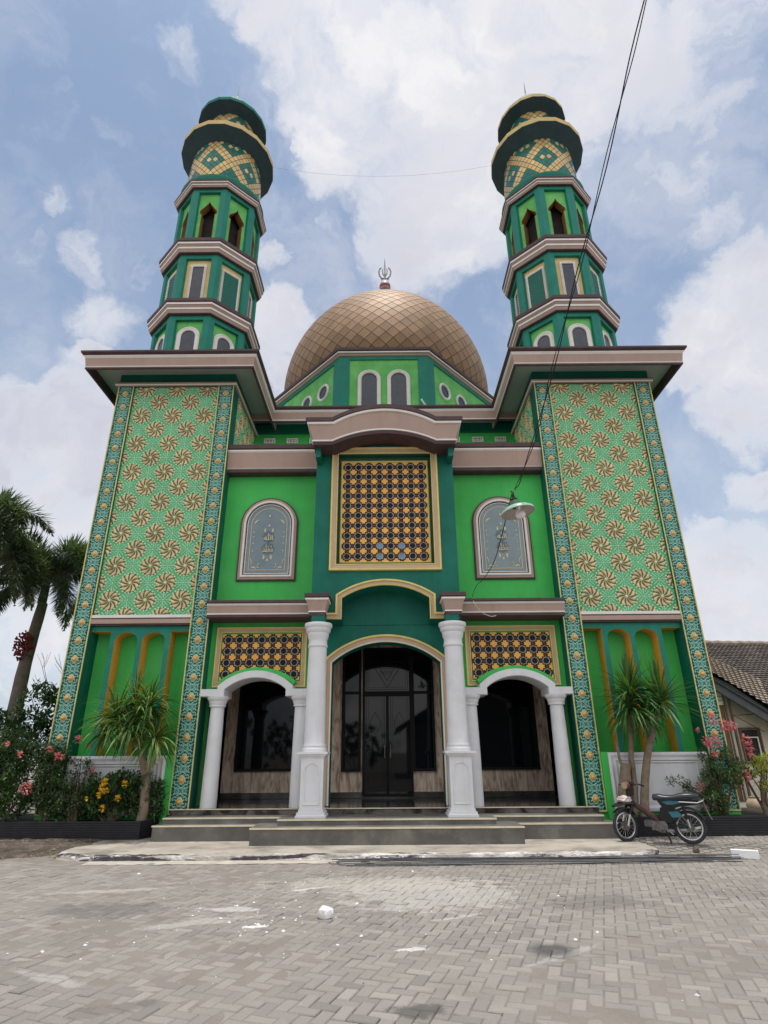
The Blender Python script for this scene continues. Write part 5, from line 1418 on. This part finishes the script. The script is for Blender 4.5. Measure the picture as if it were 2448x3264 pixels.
# ================================================================== NEIGHBOUR HOUSE
def house():
    root = empty('tiled_house', (15, 24, 0)); tag(root, 'old cream house with weathered clay tile roofs beyond the right planter', 'house')
    tl = mat('weathered_clay_tile', (.10,.085,.078), .9, .35, 3., .3, 30, dirt=(.26,.21,.17), dirt_amt=.5, dirt_scale=1.6)
    tl2 = mat('pale_clay_tile', (.29,.24,.20), .9, .3, 4., .3, 30, dirt=(.12,.10,.085), dirt_amt=.6, dirt_scale=2.)  # paler tile for the lower roof and the ridge
    cw = mat('aged_cream_wall', (.60,.53,.45), .85, .12, 1.5, .2, 40, streak=.35); gb = mat('grey_gable_board', (.10,.105,.115), .8, .2, 3.); bw = mat('brown_wood', (.16,.09,.065), .7, .25, 6.)
    def roof(name, A_, B_, C_, D_, nu, nv, m, th=.16):
        """tiled slope: A->B along the eave, D->C along the ridge, built from rows of rounded pantiles"""
        A_, B_, C_, D_ = map(Vector, (A_, B_, C_, D_)); nrm = (B_-A_).cross(D_-A_).normalized()
        if nrm.z < 0: nrm = -nrm
        b = MB(); rs = random.Random(2); vs = []; fs = []
        sub = 4
        for j in range(nv):
            for e in (0, 1):
                for i in range(nu*sub+1):
                    u_ = i/(nu*sub); v_ = (j+(1.06 if e else 0))/nv
                    p = A_.lerp(B_, u_).lerp(D_.lerp(C_, u_), min(v_, 1.0))
                    h_ = .035*abs(sin(pi*i/sub))+(0 if e else .045)+rs.gauss(0, .003)
                    q = p+nrm*h_; vs.append(tuple(q))
        w_ = nu*sub+1
        for j in range(nv):
            for i in range(w_-1): fs.append(((2*j)*w_+i, (2*j)*w_+i+1, (2*j+1)*w_+i+1, (2*j+1)*w_+i))
            if j:
                for i in range(w_-1): fs.append(((2*j-1)*w_+i, (2*j-1)*w_+i+1, (2*j)*w_+i+1, (2*j)*w_+i))
        b.add(vs, fs, m); k = [tuple(p-nrm*th) for p in (A_, B_, C_, D_)]; b.add(k, [(0, 1, 2, 3)], gb)
        o = b.build(name, root, normals=False); return o, nrm
    ro, _ = roof('roof', (9.0, 21.6, 3.5), (24, 21.6, 3.3), (24, 28, 6.0), (9.0, 28, 6.3), 75, 26, tl)
    b = MB(); pts = [(9+15*i/60, 28, 6.36-.3*i/60+.035*(i % 2)) for i in range(61)]; b.tube(pts, .12, tl2, 8); b.build('ridge_tiles', ro)
    r2_, _ = roof('roof', (10.6, 19.9, 4.02), (15.2, 19.9, .95), (17.2, 22.9, 2.55), (12.0, 22.9, 5.05), 26, 12, tl2)
    b = MB(); b.prism([(10.6, 3.95), (11.38, 3.58), (12.30, 2.86), (15.2, .85), (15.2, .45), (12.27, 2.45), (11.34, 3.08), (10.6, 3.6)], 20.05, 20.15, gb); b.build('bargeboard', r2_)
    b = MB(); b.box(8.8, 24, 21.9, 28, 0, 3.6, cw); b.prism([(10.9, 0), (10.9, 3.6), (11.4, 3.3), (12.3, 2.7), (14.9, .9), (14.9, 0)], 20.7, 21.9, cw); b.build('wall', root)
    w = MB(); P = XZ(20.68); w.flat(rect(11.74, 12.29, 1.22, 2.18), -.002, M['dark'], P); w.ring(rect(11.72, 12.31, 1.20, 2.20), True, [(0, 0), (0, -.05), (.05, -.05), (.05, 0)], bw, P); w.box(11.80, 12.24, 20.62, 20.66, 1.93, 1.965, M['cream']); w.box(12.20, 12.235, 20.62, 20.66, 1.25, 1.93, M['cream']); w.build('window', root)
    w = MB(); w.tube([(11.38, 20.35, 0), (11.38, 20.35, 3.2)], .045, bw, 8); w.tube([(11.25, 20.4, 0), (11.25, 20.4, 3.2)], .03, bw, 8); w.box(11.02, 11.22, 20.45, 20.5, 0, 3.5, bw); w.build('post', root)
    w = MB(); w.ring(rect(11.05, 11.24, 2.95, 3.36), True, [(0, 0), (0, -.03), (.02, -.03), (.02, 0)], bw, XZ(20.44)); w.flat(rect(11.05, 11.24, 2.95, 3.36), -.01, M['cream'], XZ(20.44)); w.box(11.05, 11.24, 20.42, 20.43, 3.08, 3.095, bw); w.box(11.05, 11.24, 20.42, 20.43, 3.22, 3.235, bw); w.build('window', root)
    w = MB(); w.tube([(11.4, 20.3, 2.62), (12.2, 20.5, 2.66)], .018, bw, 6); w.tube([(11.4, 20.3, 2.62), (12.4, 20.5, 2.12)], .014, bw, 6); w.build('brace', root)
house()
b = MB(); b.lathe([(.10, .02), (.16, .06), (.22, .16), (.235, .24), (.21, .33), (.14, .39), (.11, .41), (.13, .44), (.10, .44), (.09, .40)], 28, (9.62, 17., .0), mat('pink_clay_jar', (.44,.30,.24), .7, .15, 6., .2, 30)); tag(b.build('clay_jar', smooth=50), 'round pinkish clay jar on the ground in front of the tiled house', 'jar')
b = MB(); b.box(8.2, 12.5, 15.6, 20.2, .0, .03, M['concrete']); tag(b.build('path'), 'pale concrete path between the mosque and the tiled house', 'path', kind='structure')
# buildings and trees across the yard, seen mirrored in the tinted glass
def far_house():
    root = empty('gabled_building', (7, -14, 0)); tag(root, 'plain building with a wide gabled roof across the yard, mirrored in the door glass', 'building')
    b = MB(); b.box(1.6, 13, -20, -10, 0, 3.3, mat('grey_wall', (.16,.155,.15), .9, .1, 1.)); b.build('wall', root)
    b = MB(); b.prism([(.6, 3.0), (7.3, 7.0), (14, 3.0), (14, 2.8), (7.3, 6.75), (.6, 2.8)], -20.6, -9.2, mat('dark_roof', (.06,.05,.045), .9, .2, 3.)); b.prism([(1.6, 3.3), (7.3, 6.7), (13, 3.3)], -10.1, -10.0, mat('grey_gable', (.12,.12,.12), .9, .1, 1.)); b.build('roof', root)
far_house()
# ================================================================== PLANTS
def leaf(mb, p, d, l, w, m, up=None, fold=.25):
    """one pointed leaf: four vertices, folded along the midrib"""
    d = d.normalized(); s = d.cross(up or Vector((0, 0, 1)))
    if s.length < .05: s = Vector((1, 0, 0))
    s.normalize(); n = s.cross(d)
    a = p+d*(l*.45)+s*(w*.5)+n*(w*fold); b = p+d*(l*.45)-s*(w*.5)+n*(w*fold); t = p+d*l
    mb.add([tuple(p), tuple(a), tuple(t), tuple(b)], [(0, 1, 2), (0, 2, 3)], m)
def rdir(rs, zmin=-1.):
    while True:
        v = Vector((rs.uniform(-1, 1), rs.uniform(-1, 1), rs.uniform(zmin, 1)))
        if .05 < v.length < 1: return v.normalized()
def shrub(name, label, cat, base, lobes, n, size, mats, seed, stems=6, group=None, flowers=None, fm=None, fr=.05, gap=.0):
    """lobes: (x,y,z,rx,ry,rz). leaves fill lobe shells in clumps, stems run from the base to the lobes"""
    rs = random.Random(seed); root = empty(name, base); tag(root, label, cat, group)
    st = MB(); B_ = Vector(base)
    for k in range(stems):
        x, y, z, rx, ry, rz = lobes[k % len(lobes)]
        e = Vector((x+rs.uniform(-.5, .5)*rx, y+rs.uniform(-.5, .5)*ry, z+rs.uniform(-.2, .7)*rz)); m_ = B_.lerp(e, .5)+Vector((rs.uniform(-.08, .08), rs.uniform(-.08, .08), .05))
        st.tube([B_+Vector((rs.uniform(-.05, .05), rs.uniform(-.05, .05), -.03)), m_, e], [.022, .015, .006], M['stem'], 5)
    st.build('stem', root, smooth=60)
    f_ = MB(); tot = sum(l[3]*l[5] for l in lobes)
    for x, y, z, rx, ry, rz in lobes:
        nl = int(n*rx*rz/tot); nc = max(4, nl//22)
        for c in range(nc):
            v = rdir(rs); q = rs.uniform(.35, 1.) ** .6
            cc = Vector((x+v.x*rx*q, y+v.y*ry*q, z+v.z*rz*q)); cm = rs.choice(mats); cs = rs.uniform(.7, 1.3)
            ax = (v+Vector((0, 0, .4))).normalized()
            for k in range(22):
                o = rdir(rs)*(.11*cs*rs.random()**.5)*(size/.07)**.5
                d = (ax*.6+rdir(rs)).normalized()
                leaf(f_, cc+o, d, size*cs*rs.uniform(.7, 1.3), size*cs*.55, cm if rs.random() < .8 else rs.choice(mats))
    f_.build('foliage', root, normals=False)
    if flowers:
        for fx, fy, fz, s in flowers:
            g = MB()
            for k in range(int(46*s)):
                v = rdir(rs); p = Vector((fx, fy, fz))+v*(fr*s*rs.random()**.4)
                leaf(g, p, (v+rdir(rs)*.6), .052, .052, fm, fold=.1)
            g.build('flower', root, normals=False)
    return root

def strap_head(mb, c, n, l, rs, droop, mats, spread=1., lift=0.):
    for i in range(n):
        az = 2*pi*i*.381966+rs.uniform(-.3, .3); el = radians(rs.uniform(-35, 85)+lift); L_ = l*rs.uniform(.75, 1.15)
        d = Vector((cos(az)*cos(el), sin(az)*cos(el), sin(el))); p = Vector(c)+d*.03; vs = []; N_ = 6; w0 = rs.uniform(.022, .032)
        s = d.cross(Vector((0, 0, 1)));  s = s.normalized() if s.length > .05 else Vector((1, 0, 0))
        dd = d.copy(); kd = droop*rs.uniform(.5, 1.3)
        for k in range(N_+1):
            t = k/N_; w = w0*(.55+.9*t if t < .45 else (1-t)*1.75)+.001; n_ = s.cross(dd).normalized()
            vs += [tuple(p-s*w+n_*w*.35), tuple(p-s*w*.62+n_*w*.16), tuple(p), tuple(p+s*w*.62+n_*w*.16), tuple(p+s*w+n_*w*.35)]
            p = p+dd*(L_/N_); dd = (dd+Vector((0, 0, -1))*kd/N_*1.6).normalized()
        fs = []; ms = []
        for k in range(N_):
            for j in range(4): fs.append((k*5+j, k*5+j+1, k*5+6+j, k*5+5+j)); ms.append(mats[1] if j in ((0,) if i % 2 else (0, 3)) and i % 5 else mats[0])
        mb.add(vs, fs, ms)
def dracaena(label, trunks, heads, seed, stubs=()):
    rs = random.Random(seed); root = empty('dracaena', trunks[0][0][0]); tag(root, label, 'dracaena')
    for pts, r0, r1 in trunks:
        b = MB(); sp = spline(pts, 6); b.tube([tuple(p+Vector((rs.gauss(0, .004), rs.gauss(0, .004), 0))) for p in sp], [r0+(r1-r0)*i/(len(sp)-1)+rs.gauss(0, .002) for i in range(len(sp))], M['bark'], 10); b.build('trunk', root, smooth=50)
    for c, n, l, dr, lift in heads:
        f_ = MB(); strap_head(f_, c, n, l*1.12, rs, dr, (M['leaf_strap'], M['leaf_edge'] if seed == 5 else M['leaf_strap2']), lift=lift); f_.build('leaf_head', root, normals=False)
    return root
dracaena('drooping variegated dracaena on a single grey trunk in the left planter',
         [([(-4.80, 12.78, .33), (-4.78, 12.76, .8), (-4.84, 12.74, 1.25), (-4.95, 12.70, 1.6), (-5.05, 12.66, 1.95)], .105, .06), ([(-4.82, 12.74, 1.2), (-4.70, 12.68, 1.5), (-4.66, 12.62, 1.75)], .06, .045), ([(-4.98, 12.70, 1.65), (-5.25, 12.66, 1.95), (-5.40, 12.62, 2.2)], .05, .04), ([(-5.0, 12.68, 1.8), (-4.88, 12.66, 2.1), (-4.83, 12.62, 2.35)], .05, .04)],
         [((-5.48, 12.48, 2.28), 95, .68, .75, 0), ((-4.86, 12.5, 2.46), 105, .66, .95, -5), ((-5.14, 12.42, 2.05), 100, .70, .95, -5), ((-4.64, 12.46, 1.84), 85, .66, .85, 0), ((-5.15, 12.48, 2.52), 60, .60, .7, 10), ((-5.65, 12.5, 1.98), 45, .55, .9, -10)], 5)
dracaena('upright spiky dracaena with two tall trunks in the right planter behind the motorbike',
         [([(5.02, 12.78, .33), (5.10, 12.76, .9), (5.24, 12.72, 1.5), (5.45, 12.70, 2.0), (5.58, 12.68, 2.38)], .085, .055), ([(4.62, 12.8, .33), (4.66, 12.8, .7), (4.74, 12.78, 1.1), (4.80, 12.78, 1.33)], .12, .09), ([(4.84, 12.84, .33), (4.93, 12.84, .9), (4.96, 12.84, 1.5), (5.02, 12.82, 2.0), (5.06, 12.8, 2.45)], .06, .045), ([(4.75, 12.76, 1.2), (4.68, 12.74, 1.4), (4.66, 12.74, 1.75)], .035, .025)],
         [((5.60, 12.52, 2.48), 130, .78, .40, 10), ((5.06, 12.62, 2.72), 110, .70, .40, 15), ((4.98, 12.56, 2.36), 110, .70, .85, -5), ((5.30, 12.58, 2.28), 70, .60, .9, -15)], 6)

def palm(label, base, top, seed, nf, l, tr, fruit=None, azs=None):
    rs = random.Random(seed); root = empty('palm_tree', base); tag(root, label, 'palm tree', 'palms beside the left tower')
    B_, T_ = Vector(base), Vector(top)
    b = MB(); pts = [B_.lerp(T_, i/14)+Vector((.05*sin(i*.5), 0, 0)) for i in range(15)]; b.tube(pts, [tr*(1-.45*i/14)+.006*(i % 2) for i in range(15)], M['palmbark'], 14); b.build('trunk', root, smooth=50)
    b = MB(); ax = (T_-B_).normalized(); b.tube([T_, T_+ax*.4, T_+ax*.9], [tr*.52, tr*.48, tr*.25], M['leaf_mid'], 12); b.build('crownshaft', root, smooth=50)
    C_ = T_+ax*.75
    for i in range(nf):
        az = azs[i] if azs else 2*pi*i*.381966+rs.uniform(-.25, .25); el = radians(rs.uniform(5, 72)); L_ = l*rs.uniform(.85, 1.1)
        d = Vector((cos(az)*cos(el), sin(az)*cos(el), sin(el))); DR = 1.35 if i % 2 else 1.0; p = C_.copy(); f_ = MB(); ps = []; dd = d.copy(); N_ = 26
        for k in range(N_+1):
            ps.append(p.copy()); p = p+dd*(L_/N_); dd = (dd+Vector((0, 0, -1))*DR*(.085+.03*rs.random())*(.5+1.2*k/N_)).normalized()
        f_.tube([tuple(q) for q in ps[::2]], [.028*(1-.85*k/(len(ps[::2])-1)) for k in range(len(ps[::2]))], M['leaf_mid'], 5)
        m = M['leaf_palm'] if rs.random() < .6 else M['leaf_palm2']
        for k in range(4, N_+1):
            t = (ps[k]-ps[k-1]).normalized(); s = t.cross(Vector((0, 0, 1))); s = s.normalized() if s.length > .05 else Vector((1, 0, 0)); n_ = s.cross(t)
            fl = sin(pi*min(1, .12+.9*k/N_)) ** .6
            for q in range(20):
                a = rs.uniform(0, 2*pi); o = (s*cos(a)+n_*sin(a)*.8+t*rs.uniform(.25, .8)).normalized(); o = (o+Vector((0, 0, -.25))).normalized()
                leaf(f_, ps[k-1].lerp(ps[k], rs.random()), o, .50*fl*rs.uniform(.7, 1.1)+.05, .040, m if rs.random() < .8 else M['leaf_palm2'], fold=.1)
        f_.build('frond', root, normals=False)
    if fruit:
        g = MB(); rs2 = random.Random(3)
        for k in range(320):
            v = rdir(rs2); p = Vector(fruit)+Vector((v.x*.27, v.y*.27, v.z*.42))*(rs2.random()**.4)
            g.lathe([(0, -.03), (.026, -.012), (.026, .012), (0, .03)], 6, tuple(p), M['fruit'], cap=False)
        tag(g.build('fruit_cluster', root, smooth=60), kind='stuff')
palm('foxtail palm with a red fruit cluster on its trunk beside the left tower', (-9.75, 16, -.1), (-9.62, 16, 5.5), 12, 20, 2.6, .23, fruit=(-9.72, 15.80, 4.30))
palm('tall foxtail palm arching in from the left edge of the picture', (-11.3, 14.2, -.1), (-11.1, 14.2, 6.1), 4, 21, 3.1, .20, azs=[.1, -.35, .55, -.8, 1.2, -1.3, 2., -2., 2.8, -2.7, .3, -.1, .8, -.55, 3.14, -.2, .2, -.45, .45, .0, -.7])
palm('foxtail palm half hidden behind the left tower', (-9.3, 20.5, -.1), (-9.2, 20.5, 6.0), 9, 13, 2.6, .18)

FL = lambda pts, y, s=1.: [(x, y, z, s*q) for x, z, q in pts]
shrub('flowering_shrub', 'big loose shrub with pink blossoms at the left edge of the left planter', 'shrub', (-7.6, 12.9, .35), [(-7.75, 12.9, 1.50, .55, .45, .60), (-7.22, 12.85, 1.2, .42, .4, .60), (-8.4, 12.9, 1.4, .65, .5, .85), (-7.5, 12.85, .75, .5, .4, .35)], 9500, .080, [M['leaf_dark'], M['leaf_mid'], M['leaf_grey'], M['leaf_dark']], 1, 9, flowers=FL([(-7.0, .97, 1.2), (-7.55, 1.78, .35), (-7.25, 1.6, .45)], 12.45), fm=M['pink'], fr=.085)
shrub('leafy_sapling', 'dark leaved sapling showing sky between its leaves left of the tower', 'sapling', (-8.6, 14.4, .3), [(-8.3, 14.4, 2.6, .35, .35, .55), (-7.75, 14.3, 2.5, .36, .3, .60), (-8.0, 14.4, 1.9, .50, .4, .6), (-9.0, 14.4, 2.0, .5, .4, .7)], 3200, .12, [M['leaf_dark']], 2, 8)
shrub('flowering_shrub', 'slim upright shrub with coral blossoms in front of the outer left border strip', 'shrub', (-6.75, 12.85, .35), [(-6.75, 12.85, 1.05, .36, .3, .60), (-6.5, 12.85, .75, .30, .28, .38), (-6.8, 12.85, 1.55, .25, .2, .28)], 3900, .065, [M['leaf_grey'], M['leaf_mid'], M['leaf_dark']], 3, 6, flowers=FL([(-6.78, 1.68, .7), (-6.60, 1.56, .7), (-6.5, 1.54, .4)], 12.62), fm=M['pink'], fr=.07)
shrub('flowering_shrub', 'thin bare stemmed shrub with pink tips in front of the left white panel', 'shrub', (-6.2, 12.85, .35), [(-6.22, 12.8, 1.35, .07, .07, .35), (-6.02, 12.8, 1.25, .20, .16, .22), (-6.15, 12.8, 1.05, .28, .2, .22)], 620, .055, [M['leaf_grey'], M['leaf_dark']], 4, 9, flowers=FL([(-6.25, 1.86, .95), (-6.02, 1.76, .55), (-5.88, 1.28, .55)], 12.65), fm=M['pink'], fr=.07)
shrub('ixora_bush', 'dense rounded dark green bush with yellow flower clusters beside the dracaena trunk', 'bush', (-5.45, 12.75, .35), [(-5.5, 12.78, .85, .55, .24, .42), (-5.0, 12.80, .88, .35, .22, .42), (-5.75, 12.78, .70, .32, .22, .30), (-4.62, 12.86, .75, .18, .12, .32)], 5200, .075, [M['leaf_dark'], M['leaf_dark'], M['leaf_mid']], 5, 8, flowers=FL([(-5.50, 1.09, .8), (-5.54, .98, .8), (-5.44, .93, .6), (-5.57, .85, .6), (-5.10, 1.05, .7), (-5.2, .80, .65), (-5.47, .62, .5), (-5.80, .80, .2)], 12.48), fm=M['yellowf'], fr=.06)
shrub('leafy_shrub', 'grey green low shrub in front of the left white panel', 'shrub', (-6.1, 12.8, .35), [(-6.1, 12.8, .72, .30, .22, .30), (-6.35, 12.8, .62, .22, .2, .28)], 900, .06, [M['leaf_grey'], M['leaf_dark']], 6, 5)
shrub('bougainvillea', 'loose bougainvillea with bright pink blossoms in front of the outer right border strip', 'shrub', (6.65, 12.85, .37), [(6.75, 12.8, 1.25, .34, .25, .42), (6.5, 12.8, 1.1, .25, .22, .40), (7.0, 12.85, 1.25, .25, .25, .40), (6.2, 12.75, .85, .40, .2, .22), (5.75, 12.7, 1.0, .25, .1, .06), (6.45, 12.8, .65, .35, .25, .28), (6.35, 12.75, 1.35, .08, .08, .30)], 3600, .058, [M['leaf_mid'], M['leaf_mid'], M['leaf_grey'], M['leaf_dark']], 7, 14, flowers=FL([(6.65, 2.16, 1.0), (6.83, 2.05, 1.1), (7.02, 2.04, 1.0), (6.92, 2.0, .7), (6.42, 1.74, .9), (6.50, 1.70, .8), (6.64, 1.75, 1.0), (7.23, 1.77, 1.0), (7.24, 1.66, .8), (7.28, 1.54, .9), (6.13, .91, .8), (7.09, 1.12, .8), (6.53, 1.51, .5), (6.3, 1.95, .3)], 12.62), fm=M['pink'], fr=.09)
shrub('topiary_tree', 'small yellow green cloud pruned tree right of the bougainvillea', 'small tree', (7.55, 13.0, .37), [(7.45, 12.9, 1.22, .34, .3, .12), (7.85, 12.9, 1.36, .38, .3, .13), (7.62, 12.85, .90, .25, .22, .08), (8.0, 12.9, 1.0, .35, .3, .10), (7.2, 12.9, 1.1, .15, .2, .10)], 3300, .05, [M['leaf_yellow'], M['leaf_yellow'], M['leaf_mid']], 8, 10)
b = MB(); b.tube([(7.55, 13.0, .3), (7.52, 12.98, .6), (7.56, 12.95, .95), (7.6, 12.92, 1.2)], [.075, .065, .055, .03], M['bark'], 10); tr_ = b.build('trunk', None, smooth=50)
adopt(tr_, [o for o in SC.objects if o.name.startswith('topiary_tree')][0])
# bare branching twigs rising behind the left shrubs
b = MB(); rs = random.Random(31)
def twig(p, d, l, r_, n):
    e = p+d*l; b.tube([p, p.lerp(e, .5)+Vector((rs.gauss(0, .02), 0, 0)), e], [r_, r_*.8, r_*.6], M['bark'], 5)
    if n:
        for k in range(2 if rs.random() < .7 else 3): twig(e, (d+rdir(rs)*.75+Vector((0, 0, .25))).normalized(), l*.72, r_*.62, n-1)
twig(Vector((-8.9, 15, .0)), Vector((.1, 0, 1)), 1.5, .035, 4); tag(b.build('bare_tree', smooth=60), 'leafless pale branching sapling between the palm and the left tower', 'bare tree')
# trees across the yard (mirrored in the glass)
for i, (x, y, h_) in enumerate(((-2.5, -19, 4.2), (-7.5, -20, 5.0), (-13, -18, 6.0))):
    shrub('yard_tree', ['bushy tree across the yard next to the gabled building', 'middle bushy tree across the yard', 'tallest bushy tree across the yard'][i], 'tree', (x, y, 0), [(x, y, h_*.6, 2.2, 1.6, h_*.32), (x+1.3, y, h_*.45, 1.6, 1.4, h_*.35), (x-1.5, y, h_*.4, 1.5, 1.4, h_*.36)], 1500, .34, [M['leaf_dark'], M['leaf_mid']], 40+i, 6)
